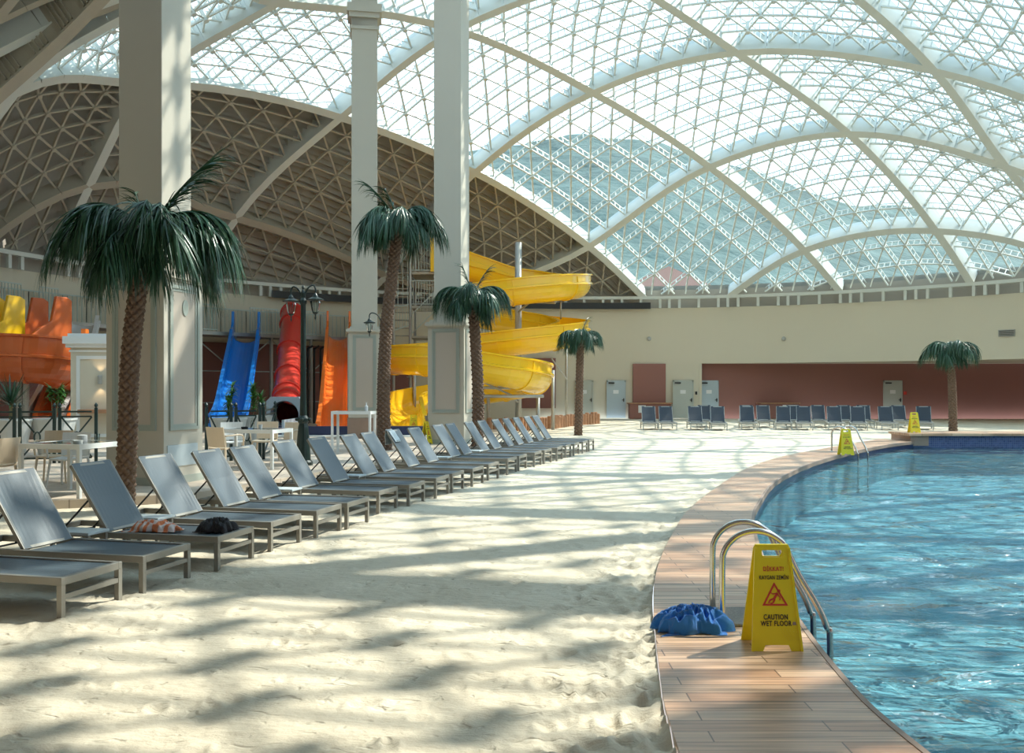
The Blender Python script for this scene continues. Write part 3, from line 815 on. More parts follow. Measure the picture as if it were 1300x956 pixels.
# side tables between loungers
def make_side():
    e = empty('side_table'); mb = MB(); mb.bbox((-.21, -.14, .30), (.21, .14, .325)); mb.build('table_top', M['sidet'], e, bevel=.004)
    for a in (-.185, .185):
        for b in (-.115, .115):
            mb = MB(); mb.bbox((a - .015, b - .015, -.03), (a + .015, b + .015, .30)); mb.build('leg', M['lframe'], e)
    return e
st = None
for n_, (i, j, lb) in enumerate(((1, 2, 'low pale side table between the second lounger and the orange towel lounger'), (2, 3, 'low pale side table just beyond the orange towel lounger, by the near palm'),
                  (5, 6, 'low pale side table between the sixth and seventh loungers, left of the lamp post'), (7, 8, 'low pale side table between the loungers under the white bar table'),
                  (11, 12, 'low pale side table between loungers in front of the far caution signs'), (13, 14, 'low pale side table between loungers at the middle column base'))):
    a = V(lpt(i, -1.27, .64, 0)); b = V(lpt(j, -1.27, 0, 0)); c = (a + b) / 2
    st = make_side() if st is None else copy_tree(st)
    gap = (b - a).length; st.location = (c.x, c.y, 0); st.rotation_euler = (0, 0, A14); st.scale = (1, min(1, (gap - .02) / .28), 1)
    tag(st, lb, 'side table', 'low side tables in the beach row')

# ------------------------------------------------------------------ cloth things
def cloth(name, m, w_, d_, h_, loc, rz, seed, label, cat, n=46, folds=7.0):
    mb = MB(); vs = []; fs = []
    for i in range(n + 1):
        for j in range(n + 1):
            u = i / n * 2 - 1; v = j / n * 2 - 1; r = min(1, (abs(u) ** 2.6 + abs(v) ** 2.6) ** (1 / 2.6))
            s = V((u * 1.7 + seed, v * 1.7, seed * .7))
            edge = 1 + .42 * noise.noise(s * 1.3)
            base = (1 - r ** 3) ** .5 if r < 1 else 0
            rg = abs(noise.noise(V((u * folds * .5 + seed, v * folds * .35 + noise.noise(s) * 1.5, seed))))
            z = h_ * base * (.45 + .75 * (1 - rg * 1.6) * 1.0)
            vs.append((u * w_ / 2 * edge + .02 * noise.noise(V((v * 4, seed, 2))), v * d_ / 2 * edge, max(z, 0) + .004))
    for i in range(n):
        for j in range(n):
            a = i * (n + 1) + j; fs.append((a, a + n + 1, a + n + 2, a + 1))
    mb.add(vs, fs)
    o = mb.build(name, m, smooth=True, loc=loc, rotz=rz)
    sm = o.modifiers.new('s', 'SOLIDIFY'); sm.thickness = .006; sm.offset = -1
    return tag(o, label, cat)
cloth('towel', M['tblue'], .44, .28, .135, (1.17, 5.92, .03), .1, 3.3, 'crumpled blue towel lying on the wooden pool deck by the ladder', 'towel', n=70, folds=12)
p = lpt(2, -.83, .26, .272); cloth('towel', M['towel'], .46, .22, .085, p, A14 + .1, 8.1, 'orange and white beach towel folded on the third lounger seat', 'towel', folds=3)
p = lpt(2, -.22, .36, .272); cloth('swim_bag', M['blackcloth'], .32, .26, .11, p, A14, 5.4, 'crumpled black swim cloth at the foot end of the towel lounger', 'cloth')
# towel draped over lounger 11 back
mb = MB(); x, y, r = LOC[10]; ang = math.radians(57)
vs = []; fs = []
for i in range(13):
    s_ = (i - 6) / 6 * .26
    for j in range(9):
        yy = .08 + j / 8 * .26 + .01 * math.sin(i * 1.3)
        top = V((-1.16 - math.cos(ang) * .735, 0, .28 + math.sin(ang) * .735)); f = .008 * math.sin(j * 2.1)
        if s_ < 0: q = top + V((math.cos(ang) * -s_ + .022 + f, 0, -math.sin(ang) * -s_ + .02))
        else: q = top + V((-.03 - f, 0, .012 - s_ * 1.0))
        vs.append((q.x, yy, q.z))
for i in range(12):
    for j in range(8): a = i * 9 + j; fs.append((a, a + 1, a + 10, a + 9))
mb.add(vs, fs); o = mb.build('towel', M['sidet'], smooth=True, loc=(x, y, 0), rotz=r)
sm = o.modifiers.new('s', 'SOLIDIFY'); sm.thickness = .008
tag(o, 'pale towel draped over the back of a lounger before the yellow slide', 'towel')

# ------------------------------------------------------------------ wet floor signs
def text_mesh(name, s, size, m, parent, loc, bold=.0, sx=1.0):
    cu = bpy.data.curves.new(name, 'FONT'); cu.body = s; cu.size = size; cu.align_x = 'CENTER'; cu.align_y = 'CENTER'; cu.extrude = .0008; cu.space_character = 1.12; cu.offset = bold
    t = bpy.data.objects.new(name, cu); COL.objects.link(t); bpy.context.view_layer.update()
    me = bpy.data.meshes.new_from_object(t.evaluated_get(bpy.context.evaluated_depsgraph_get())); bpy.data.objects.remove(t)
    o = bpy.data.objects.new(name, me); COL.objects.link(o); me.materials.clear(); me.materials.append(m)
    o.parent = parent; o.location = loc; o.rotation_euler = (PI / 2, 0, 0); o.scale = (sx, 1, 1); me.name = name
    return o
def make_sign():
    e = empty('wet_floor_sign'); lean = math.atan2(.11, .62)
    def panel(mb, s):
        outer_ = [(-.155, 0), (-.085, 0), (-.07, .035), (.07, .035), (.085, 0), (.155, 0), (.108, .60), (.098, .62), (-.098, .62), (-.108, .60)]
        hole = [(-.055, .545), (-.065, .56), (-.065, .58), (-.055, .592), (.055, .592), (.065, .58), (.065, .56), (.055, .545)]
        # split in two C shaped halves round the grip hole
        def fn(u, v, d): return V((u, s * (-.125 + v / .62 * .115) + s * d, v))
        L_ = [(-.155, 0), (-.085, 0), (-.07, .035), (0, .035), (0, .545), (-.055, .545), (-.065, .56), (-.065, .58), (-.055, .592), (0, .592), (0, .62), (-.098, .62), (-.108, .60)]
        R_ = [(-u, v) for u, v in L_][::-1]
        mb.prism(L_, .008, fn); mb.prism(R_, .008, fn)
        for a in (-1, 1):  # stiffening edge
            mb.prism([(a * .155, 0), (a * .14, 0), (a * .094, .60), (a * .108, .60)], -.006, fn)
    for s, nm in ((1, 'front_panel'), (-1, 'back_panel')):
        mb = MB(); panel(mb, s)
        if s == 1:
            for k in range(6):  # raised diagonal grip ribs
                x0 = .02 + k * .02
                mb.prism([(x0, .13 - k * .004), (x0 + .006, .13 - k * .004), (min(x0 + .05, .135), .06), (min(x0 + .044, .13), .06)], -.003, lambda u, v, d: V((u, -.125 + v / .62 * .115 + d, v)))
        pn = mb.build(nm, M['yellow'], e)
        if s == 1: fp = pn
    mb = MB(); mb.bbox((-.09, -.012, .585), (.09, .012, .605)); mb.build('hinge', M['yellow'], e)
    g = empty('front_print'); bpy.data.objects.remove(g)
    sl = math.atan2(.115, .62)
    def place(o, v, eps=.0025):
        o.location = (0, -.125 + v / .62 * .115 - eps, v); o.rotation_euler = (PI / 2 - sl, 0, 0)
    o = text_mesh('warning_text', 'DİKKAT!', .036, M['signred'], e, (0, 0, 0), .0004, .80); place(o, .475)
    o = text_mesh('warning_text', 'KAYGAN ZEMİN', .033, M['signblk'], e, (0, 0, 0), .0003, .66); place(o, .425)
    o = text_mesh('warning_text', 'CAUTION', .042, M['signblk'], e, (0, 0, 0), .0008, .72); place(o, .195)
    o = text_mesh('warning_text', 'WET FLOOR', .042, M['signblk'], e, (0, 0, 0), .0008, .72); place(o, .158); 
    fn = lambda u, v, d: V((u, -.125 + v / .62 * .115 - .0012 - d, v))
    mb = MB(); a, b = (0, .395), None
    T = [(0, .398), (-.078, .262), (.078, .262)]; Ti = [(0, .378), (-.060, .272), (.060, .272)]
    for i in range(3):
        j = (i + 1) % 3; mb.prism([T[i], T[j], Ti[j], Ti[i]], .0015, fn)
    mb.build('warning_triangle', M['signred'], e)
    mb = MB()
    SCF = 1.08
    def stroke(p, q, w_):
        p = (p[0] * SCF, .308 + (p[1] - .312) * SCF); q = (q[0] * SCF, .308 + (q[1] - .312) * SCF)
        d = (V(q) - V(p)).normalized(); n = V((-d.y, d.x)) * w_ / 2
        mb.prism([tuple(V(p) - n), tuple(V(q) - n), tuple(V(q) + n), tuple(V(p) + n)], .0015, fn)
    mb.prism([(.026 + .010 * math.cos(t * PI / 5), .347 + .010 * math.sin(t * PI / 5)) for t in range(10)], .0015, fn)
    stroke((.016, .338), (-.004, .306), .014); stroke((-.004, .308), (-.024, .300), .010); stroke((-.024, .303), (-.036, .283), .009)
    stroke((0, .304), (-.012, .284), .010); stroke((-.012, .284), (-.026, .280), .008)
    stroke((.014, .336), (-.012, .332), .007); stroke((-.012, .332), (-.024, .342), .006); stroke((.014, .332), (.030, .312), .007); stroke((.030, .312), (.026, .298), .006)
    mb.build('slipping_figure', M['signred'], e)
    mb = MB(); mb.prism([(.098, .150), (.122, .150), (.118, .168), (.102, .168)], .0012, fn); mb.build('maker_mark', M['plinth'], e)
    return e
sg = make_sign()
SG = [((1.59, 5.55, .03), 0, 'nearest yellow caution sign, standing on the deck by the near pool ladder'),
      (None, .05, 'yellow caution sign on the deck by the far pool ladder'),
      (None, -.05, 'yellow caution sign on the raised tiled edge in front of the dark loungers'),
      (None, .1, 'small yellow caution sign standing before the yellow slide exit'),
      (None, 1.25, 'yellow caution sign seen side-on beside the middle column base')]
x, y = gp(1076, 578, .03); SG[1] = ((x, y + .12, .03), .05, SG[1][2])
x, y = gp(1163, 549.5, .27); SG[2] = ((x, y + .14, .27), -.05, SG[2][2])
x, y = (525 - 650) / FPX * 31.0, 31.0; SG[3] = ((x, y, .10), .1, SG[3][2])
x, y = gp(547, 563, .10); SG[4] = ((x - .1, y - .3, .10), 1.25, SG[4][2])
for i, (loc, r, lb) in enumerate(SG):
    o = sg if i == 0 else copy_tree(sg); o.location = loc; o.rotation_euler = (0, 0, r)
    tag(o, lb, 'caution sign', 'yellow wet floor signs')

# ------------------------------------------------------------------ pool ladders
def ladder(loc, rz, label, gap=.45):
    e = empty('pool_ladder', loc, rz, label, 'ladder', 'steel pool ladders')
    for y in (-gap / 2, gap / 2):
        pts = [(0, y, -.02), (0, y, .40)]
        for k in range(1, 9):
            a = PI * k / 9 * .92; pts.append((.22 - .22 * math.cos(a), y, .42 + .21 * math.sin(a)))
        pts += [(.50, y, .34), (.62, y, .14), (.68, y, .0), (.70, y, -.12), (.70, y, -1.1)]
        pts = smooth3(pts, 4)
        mb = MB(); mb.tube(pts, .021, 12); mb.build('handrail', M['chrome'], e, smooth=True)
        mb = MB(); mb.lathe([(.045, 0), (.045, .006), (.026, .016), (.022, .018)], 16, (0, y, 0)); mb.build('base_flange', M['chrome'], e, smooth=True)
    for z in (-.35, -.62, -.89):
        mb = MB(); mb.bbox((.66, -gap / 2, z - .012), (.74, gap / 2, z + .012)); mb.build('tread', M['chrome'], e)
    return e
def smooth3(pts, n):
    P = [V(p) for p in pts]; P = [P[0] * 2 - P[1]] + P + [P[-1] * 2 - P[-2]]; out = []
    for i in range(1, len(P) - 2):
        for t in range(n): out.append(cmr(P[i - 1], P[i], P[i + 1], P[i + 2], t / n))
    out.append(P[-2]); return out
ladder((1.41, 6.22, .03), math.radians(-4), 'stainless pool ladder behind the nearest caution sign', .42)
x, y = gp(1064, 573, .03); ladder((x, y + .1, .03), math.radians(-48), 'stainless pool ladder at the far curve of the pool', .5)
mb = MB(); mb.bbox((-.30, -.24, 0), (.30, .24, .018)); tag(mb.build('rubber_mat', M['mat'], loc=(1.47, 6.22, .031), bevel=.006), 'grey pebbled mat under the near pool ladder feet', 'mat')

# ------------------------------------------------------------------ palms
def frond_mesh(L, e0, curl, leaf, seed, droop=1.0, nl=58):
    """one shaggy frond in the xz plane heading +x"""
    rnd = random.Random(seed); mb = MB(); pts = []; p = V((.03, 0, 0)); a = e0; n = 14
    for i in range(n + 1):
        pts.append(p.copy()); a -= curl * droop / n * (0.5 + i / n); p = p + V((math.cos(a), 0, math.sin(a))) * (L / n)
    mb.tube(pts, [.016 * (1 - .75 * i / n) + .002 for i in range(n + 1)], 5)
    for i in range(nl):
        t = .16 + .84 * i / (nl - 1); f = t * n; k = min(int(f), n - 1); q = pts[k].lerp(pts[k + 1], f - k); tan = (pts[k + 1] - pts[k]).normalized()
        for s in (-1, 1):
            ll = leaf * (1 - .35 * abs(t - .5)) * rnd.uniform(.8, 1.12); spread = math.radians(rnd.uniform(12, 66) * (1 - .5 * t))
            nrm = V((0, 1, 0)).cross(tan); d = (tan * math.cos(spread) + V((0, s, 0)) * math.sin(spread) + nrm * rnd.uniform(-.28, .05) * -1).normalized()
            w0 = rnd.uniform(.0055, .0105); c = q.copy(); secs = []; m = 5; g = rnd.uniform(.35, 1.15) * droop
            side = d.cross(V((0, 0, 1)))
            side = side.normalized() if side.length > .05 else V((0, 1, 0))
            tw = rnd.uniform(-.8, .8)
            for h in range(m + 1):
                ww = w0 * (1.0, 1.25, 1.1, .85, .5, .12)[h]
                sd = (side * math.cos(tw) + side.cross(d) * math.sin(tw)) * ww
                secs.append([c - sd, c + sd])
                d = (d + V((0, 0, -g * .62))).normalized(); c = c + d * (ll / m)
            vs = [v for sc_ in secs for v in sc_]; mb.add(vs, [(2 * h, 2 * h + 1, 2 * h + 3, 2 * h + 2) for h in range(m)])
    return mb
FM = []
for q, (L, e0, curl, leaf) in enumerate(((1.0, .80, 1.7, .78), (1.12, .45, 1.45, .80), (.95, 1.05, 2.1, .74), (.98, .1, 1.2, .74), (.95, 1.35, .7, .42), (.8, -.35, .8, .62))):
    m = frond_mesh(L, e0, curl, leaf, 20 + q, 1.0 if q != 4 else .4, 58 if q != 4 else 26)
    me = bpy.data.meshes.new('frond'); me.from_pydata(m.v, [], m.f); me.materials.append(M['leaf']); FM.append(me)
def trunk_mesh(path, r0, r1, h_s=.062, around=6):
    pts = smooth3(path, 8); seg = [0]
    for a, b in zip(pts, pts[1:]): seg.append(seg[-1] + (b - a).length)
    T = seg[-1]; rows = int(T / .011); mb = MB(); NA = 72; vs = []; fs = []; k = 0
    for i in range(rows + 1):
        s = T * i / rows
        while k < len(seg) - 2 and seg[k + 1] < s: k += 1
        p = pts[k].lerp(pts[k + 1], (s - seg[k]) / max(seg[k + 1] - seg[k], 1e-6)); r = r0 + (r1 - r0) * s / T
        for a in range(NA):
            th = 2 * PI * a / NA; v = s / h_s; row = math.floor(v)
            best = 0
            for rr in (row - 1, row, row + 1):
                u = th / (2 * PI) * around + (.5 if rr % 2 else 0); du = (u - round(u)) * 2; dv = (v - rr - .5) / 1.0
                # scale shape: diamond leaning out at its top
                dd = (abs(du) ** 1.15 + abs(dv) ** 1.15) * 1.04
                if dd < 1: best = max(best, (1 - dd) ** .5 * (1 + .5 * max(dv, -.9)))
            rad = r * (.64 + .42 * best)
            vs.append((p.x + rad * math.cos(th), p.y + rad * math.sin(th), p.z))
    for i in range(rows):
        for a in range(NA): fs.append((i * NA + a, i * NA + (a + 1) % NA, (i + 1) * NA + (a + 1) % NA, (i + 1) * NA + a))
    mb.add(vs, fs); return mb
def palm(x, y, z0, path, r0, r1, sc, label, ups=(), seed=0, nf=22, flat=False):
    e = empty('palm_tree', (x, y, z0), 0, label, 'palm tree', 'artificial palms in the sand')
    trunk_mesh(path, r0, r1).build('trunk', M['trunk'], e, smooth=True)
    top = V(path[-1]); rnd = random.Random(seed)
    mb = MB(); mb.lathe([(r1 * .9, -.25), (r1 * 1.15, -.1), (r1 * .9, .06), (r1 * .3, .12)], 14, top); mb.build('crown_heart', M['stalk'], e, smooth=True)
    def fr(mi, az, s, tilt=0.0):
        o = bpy.data.objects.new('frond', FM[mi]); COL.objects.link(o); o.parent = e; o.location = top
        o.rotation_euler = (rnd.uniform(-.2, .2), -tilt, az); o.scale = (s,) * 3
    for i in range(nf):
        az = 2 * PI * i / nf * 2.0 + rnd.uniform(-.2, .2) + (0 if i < nf / 2 else PI / nf * 2)
        mi = (1, 0, 3, 2)[i % 4] if not flat else (1, 3, 3, 5)[i % 4]
        fr(mi, az, sc * rnd.uniform(.88, 1.1))
    for i in range(5): fr(5, rnd.uniform(0, 2 * PI), sc * .9)
    for az, s, tl in ups: fr(4, az, sc * s, tl)
    return e
palm(-5.22, 12.2, 0, [(0, 0, -.05), (.04, 0, .9), (.08, 0, 2.0), (.20, 0, 3.1), (.28, 0, 3.72)], .135, .12, 1.10, 'nearest shaggy palm, standing in the sand before the thick column', ((.25, 1.3, -.3), (.7, 1.15, -.35), (2.6, .7, -.2)), 1, 26)
palm((490 - 650) / FPX * 22.3, 22.3, .0, [(0, 0, -.05), (-.06, 0, 1.2), (.0, 0, 3.0), (.18, 0, 4.6), (.32, 0, 5.75)], .17, .14, .98, 'tallest palm with a leaning trunk, left of the middle column', ((PI - .1, 1.35, -.35), (PI - .6, 1.1, -.2)), 2, 24)
palm((606 - 650) / FPX * 23.7, 23.7, 0, [(0, 0, -.05), (.02, 0, 1.5), (-.06, 0, 3.0), (-.14, 0, 4.05)], .17, .14, .92, 'palm whose crown overlaps the middle column and yellow slide', ((.3, 1.0, -.2), (PI - .3, .9, .1)), 3, 18)
palm((734 - 650) / FPX * 31.7, 31.7, 0, [(0, 0, -.05), (.04, 0, 1.5), (.08, 0, 3.45)], .15, .13, .78, 'small palm in the sand in front of the cream wall and grey doors', ((.5, .9, 0),), 4, 18)
palm((1210 - 650) / FPX * 34.6, 34.6, 0, [(0, 0, -.05), (-.03, 0, 1.5), (-.12, 0, 3.15)], .165, .14, .95, 'lone palm across the pool in front of the red wall', (), 5, 18, False)

# ------------------------------------------------------------------ lamp posts
def lantern(e, x, y, z):
    l_ = MB(); l_.lathe([(.015, .30), (.05, .25), (.06, .22), (.17, .17), (.165, .15), (.07, .15)], 14, (x, y, z)); L_ = l_.build('lantern', M['lamp'], e, smooth=False)
    g = MB(); g.lathe([(.095, .145), (.10, .10), (.075, -.04), (.05, -.08)], 12, (x, y, z)); g.build('lantern_glass', M['clear'], L_)
    g = MB()
    for k in range(6):
        a = k * PI / 3; g.tube([(x + .102 * math.cos(a), y + .102 * math.sin(a), z + .14), (x + .055 * math.cos(a), y + .055 * math.sin(a), z - .08)], .006, 4)
    g.lathe([(.06, -.08), (.045, -.11), (.012, -.13), (.012, -.17), (.02, -.19), (.004, -.24)], 10, (x, y, z)); g.build('lantern_cage', M['lamp'], L_)
def lamp_post(loc, h, label, arms, base=True):
    e = empty('lamp_post', loc, 0, label, 'lamp post', 'old-style lamp posts')
    mb = MB(); mb.lathe([(.19, 0), (.19, .06), (.15, .10), (.14, .3), (.10, .75), (.085, .82), (.11, .86), (.11, .92), (.075, .98)], 16); mb.build('base', M['lamp'], e, smooth=False)
    mb = MB(); mb.lathe([(.075, .95), (.06, 1.4), (.052, h - .25), (.07, h - .22), (.07, h - .17), (.045, h - .12), (.05, h - .02), (.02, h + .05), (.03, h + .09), (.005, h + .14)], 14); mb.build('pole', M['lamp'], e, smooth=False)
    for a in (-.16, .16):
        pass
    mb = MB()
    for k in range(4):
        an = k * PI / 2; mb.lathe([(.01, -.035), (.035, -.02), (.04, 0), (.035, .02), (.01, .035)], 8, (.125 * math.cos(an), .125 * math.sin(an), .9))
    mb.build('collar_ball', M['lamp'], e)
    for dx, dz in arms:
        mb = MB(); s = 1 if dx > 0 else -1
        mb.tube(smooth3([(0, 0, h - .25 + dz), (dx * .35, 0, h - .02 + dz), (dx * .8, 0, h + .05 + dz), (dx, 0, h - .02 + dz), (dx, 0, h - .12 + dz)], 4), .016, 8); mb.build('arm', M['lamp'], e, smooth=True)
        lantern(e, dx, 0, h - .40 + dz)
    return e
lamp_post(((385 - 650) / FPX * 17.9, 17.9, TZ), 3.42, 'dark green lamp post with two lanterns before the red tube slide', ((-.24, .05), (.24, .08)))
lamp_post(((485 - 650) / FPX * 26.0, 26.0, TZ), 3.5, 'dark green lamp post with one lantern, mostly behind the tall palm trunk', ((-.36, .14),))

# ------------------------------------------------------------------ flumes
def flume(name, ctrl, hw, depth, m, label, cat='water slide', up=.45, sub=7, ridge=True, parent=None, closed_tube=False, bands=True, segn=14, flare=None):
    pts = smooth3(ctrl, sub); e = parent or empty(name, (0, 0, 0), 0, label, cat)
    n = len(pts); secs = []
    prof = []
    for k in range(segn + 1):
        a = PI * k / segn; prof.append((-math.cos(a) * hw, -math.sin(a) * depth))
    inn = [(-hw, up)] + prof + [(hw, up)]
    tk = .06
    out = [(hw + tk * 2.2, up), (hw + tk * 2.2, up - .06), (hw + tk, up - .07), (hw + tk, .06), (hw + tk * 2.4, .04), (hw + tk * 2.4, -.03), (hw + tk, -.05)]
    out += [(math.cos(PI * k / segn) * (hw + tk), -math.sin(PI * k / segn) * (depth + tk)) for k in range(1, segn)]
    out += [(-(hw + tk), -.05), (-(hw + tk * 2.4), -.03), (-(hw + tk * 2.4), .04), (-(hw + tk), .06), (-(hw + tk), up - .07), (-(hw + tk * 2.2), up - .06), (-(hw + tk * 2.2), up)]
    full = inn + out
    T = []
    for i in range(n):
        t = (pts[min(i + 1, n - 1)] - pts[max(i - 1, 0)]); t.z *= .9; t.normalize(); s = t.cross(V((0, 0, 1))).normalized(); u = s.cross(t).normalized()
        k_ = flare(i / (n - 1)) if flare else 0
        secs.append([pts[i] + s * a + u * (b + (k_ if b > 0 else 0)) for a, b in full]); T.append((pts[i], s, u, t))
    mb = MB(); mb.sweep(secs); mb.build('trough', m, e, smooth=False)
    if bands:
        for i in range(6, n - 3, 9):
            p_, s, u, t = T[i]; mb = MB()
            o1 = [(a * 1.0, b) for a, b in [(hw + tk + .03, up - .1)] + [(math.cos(PI * k / segn) * (hw + tk + .04), -math.sin(PI * k / segn) * (depth + tk + .04)) for k in range(0, segn + 1)] + [(-(hw + tk + .03), up - .1)]]
            o2 = [(a * .93, b * .93) for a, b in o1]
            ring_ = o1 + o2[::-1]
            mb.sweep([[p_ + s * a + u * b + t * d for a, b in ring_] for d in (-.04, .04)]); mb.build('joint_flange', m, e)
    return e
SP = [(574, 332, 44), (604, 341, 44), (650, 352, 44), (705, 358, 43.2), (731, 360, 41), (705, 362, 38.8), (650, 368, 38.2), (610, 374, 38.4), (586, 380, 39.4), (577, 386, 41.2), (590, 393, 43.0), (620, 401, 43.9),
      (670, 408, 43.8), (712, 414, 43), (728, 419, 41), (703, 425, 39.2), (650, 432, 38.6), (590, 440, 38.8), (540, 447, 38.9), (508, 451, 37.6), (500, 453, 35.4), (522, 453, 33.4), (570, 455, 32.6), (620, 463, 32.3), (658, 471, 32.6),
      (678, 477, 34.4), (664, 484, 36.2), (620, 491, 37), (570, 499, 36.6), (530, 508, 35.2), (512, 516, 33.2), (511, 529, 31.6), (513, 541, 30.4)]
ysl = empty('spiral_water_slide', (0, 0, 0), 0, 'big yellow spiral flume winding round a grey pole behind the middle column', 'water slide')
flume('f', [atd(a, b, c) for a, b, c in SP], .62, .62, M['flume'], None, parent=ysl, up=.42, flare=lambda t: .3 * max(0, 1 - t * 14))
mb = MB(); b_ = atd(658, 300, 41); mb.tube([(b_.x, 41, -.05), (b_.x, 41, atd(658, 308, 41).z)], .155, 14); mb.build('main_pole', M['galv'], ysl, smooth=True)
def strut(pts, r=.05, m=M['galv'], par=ysl, nm='support_arm'):
    mb = MB(); mb.tube(pts, r, 8); return mb.build(nm, m, par, smooth=True)
px0 = b_.x
strut([(px0, 41, atd(0, 383, 41).z), atd(705, 383, 38.8) + V((0, 0, -.05)), ], .05); strut([(px0, 41, atd(0, 396, 41).z), atd(672, 384, 38.4)], .05)
strut([atd(712, 380, 39.2), atd(712, 405, 39.4)], .035, nm='hanger')
strut([(px0, 41, 1.0), atd(620, 470, 33) - V((0, 0, .2))], .05)
for x_, yb, yt, Y in ((683, 538, 505, 33.5), (702, 535, 470, 36.0), (526, 548, 476, 36), (620, 540, 505, 36.5)):
    p1 = atd(x_, yt, Y); strut([(p1.x, Y, -.05), tuple(p1)], .07, nm='support_post')
strut([atd(598, 503, 32.4), atd(690, 503, 33.0)], .06); strut([atd(598, 492, 32.2), atd(664, 493, 33.5)], .05); strut([atd(598, 478, 32.2), atd(650, 502, 33.0)], .035); strut([atd(700, 455, 40), atd(720, 482, 41.5)], .035)
p1 = atd(719, 430, 43.5); strut([(p1.x, 43.5, -.05), tuple(p1)], .06, nm='support_post')

# straight slides from the platform
def chute(name, top, bot, hw, m, label, up=.35, mid=None, run=.9):
    t_ = V(top); b_ = V(bot); d = (b_ - t_)
    flat = V((d.x, d.y, 0)).normalized()
    pts = [t_ - flat * .5, t_ + flat * .35, t_ + d * .14 + V((0, 0, .08)), t_ + d * .5 + V((0, 0, -.10)), t_ + d * .8 + V((0, 0, -.22)), b_ + V((0, 0, .05)), b_ + flat * run + V((0, 0, -.06))]
    e = flume(name, pts, hw, .28, m, label, up=up, sub=5, ridge=False, segn=10)
    s = flat.cross(V((0, 0, 1)))
    for k in (-1, 1):
        mb = MB()
        c = t_ - flat * .45 + s * (k * (hw + .06)); prof = [(0, .1), (.18, .1), (.42, .75), (.52, .35), (1.2, .28), (1.2, .1)]
        prof = [(-.15, -.1), (1.25, -.1), (1.25, .3), (.85, .42), (.55, .62), (.40, 1.15), (-.02, 1.15), (-.15, 1.0)]
        mb.prism(prof, .11, lambda u, v, w_, c=c: c + flat * u + V((0, 0, v)) + s * (w_ - .055))
        mb.build('entry_side', m, e, bevel=.02)
    return e
P = atd
chute('blue_slide', P(312, 428, 40.5), P(290, 536, 33.0), .50, M['blueslide'], 'bright blue open body slide running down from the slide platform')
chute('orange_slide', P(430, 425, 43.6), P(424, 545, 31.6), .46, M['orange'], 'bright orange steep open slide beside the slim column')
# red tube
e = empty('tube_slide', (0, 0, 0), 0, 'closed red tube slide with grey exit box behind the double lamp post', 'water slide')
ctrl = [P(371, 397, 42.6), P(371, 402, 42.0), P(370, 420, 40.8), P(367, 460, 38), P(365, 497, 34.6), P(363, 522, 32.4), P(362, 530, 31.2)]
pts = smooth3(ctrl, 6); mb = MB(); mb.tube(pts, .50, 24, cap=False); mb.tube(pts[::-1], .46, 24, cap=False); mb.build('tube', M['redtube'], e, smooth=True)
for i in (3, 10, 16, 21, 25, 27):
    d = (pts[i + 1] - pts[i - 1]).normalized(); mb = MB(); mb.tube([pts[i] - d * .045, pts[i] + d * .045], .56, 24); 
    mb = MB(); mb.tube([pts[i] - d * .05, pts[i] - d * .049, pts[i] + d * .049, pts[i] + d * .05], [.5, .565, .565, .5], 24, cap=False); mb.build('joint_flange', M['redtube'], e, smooth=False)
mb = MB(); c0 = P(361, 527, 30.9); hs = .58; ang0 = [k * PI / 12 for k in range(25)]
sq = []
for k in range(24):
    a = ang0[k] + PI / 24; cx, cz = math.cos(a), math.sin(a); q = max(abs(cx), abs(cz)); sq.append((cx / q * .62, cz / q * .62))
for k in range(24):
    k2 = (k + 1) % 24
    a, b = ang0[k] + PI / 24, ang0[k2] + PI / 24
    mb.prism([(.49 * math.cos(a), .49 * math.sin(a)), sq[k], sq[k2], (.49 * math.cos(b), .49 * math.sin(b))], .5, lambda u, v, d: (c0.x + u, c0.y + d, c0.z + v))
mb.bbox((c0.x - .62, c0.y, TZ - .1), (c0.x + .62, c0.y + .5, c0.z - .6)); mb.build('exit_box', M['greybox'], e)
mb = MB(); mb.tube([(c0.x, c0.y + .01, c0.z), (c0.x, c0.y + .8, c0.z + .05)], .475, 24, cap=False); mb.build('exit_liner', M['greybox'], e, smooth=True)
mb = MB(); mb.bbox((c0.x - .55, c0.y - 2.2, TZ), (c0.x - .47, c0.y, .62)); mb.bbox((c0.x + .47, c0.y - 2.2, TZ), (c0.x + .55, c0.y, .62)); mb.bbox((c0.x - .5, c0.y - 2.2, TZ), (c0.x + .5, c0.y, TZ + .06)); mb.build('run_out_tray', M['greybox'], e)

# slide platform with railings
def railing(mb, a, b, h=1.1, step=.13, r=.016):
    a = V(a); b = V(b); L = (b - a).length; n = max(2, int(L / step))
    for z in (.08, h): mb.beam(a + V((0, 0, z)), b + V((0, 0, z)), .045, .045)
    for i in range(n + 1):
        q = a.lerp(b, i / n); mb.beam(q + V((0, 0, .08)), q + V((0, 0, h)), r * 1.6, r * 1.6, (1, 0, 0))
plat = empty('slide_platform', (0, 0, 0), 0, 'long high steel platform with pale railings behind the coloured slides', 'platform')
def arc(r, d, z): q = ring(r, math.radians(d)); return V((q.x, q.y, z))
mb = MB(); mb.sweep([[arc(23.2, d, 3.97), arc(24.8, d, 3.97), arc(24.8, d, 4.13), arc(23.2, d, 4.13)] for d in range(-84, -29, 2)]); mb.build('deck', M['galv'], plat)
mb = MB()
for d0, d1 in ((-84, -73), (-71, -69), (-62, -60), (-54, -50.5), (-46.5, -43), (-39.6, -36.5), (-33, -30)):
    nn = max(1, int((d1 - d0) / 2.5))
    mb = MB()
    for i in range(nn): railing(mb, arc(23.25, d0 + (d1 - d0) * i / nn, 4.13), arc(23.25, d0 + (d1 - d0) * (i + 1) / nn, 4.13), 1.15)
    mb.build('railing', M['rail'], plat)
mb = MB()
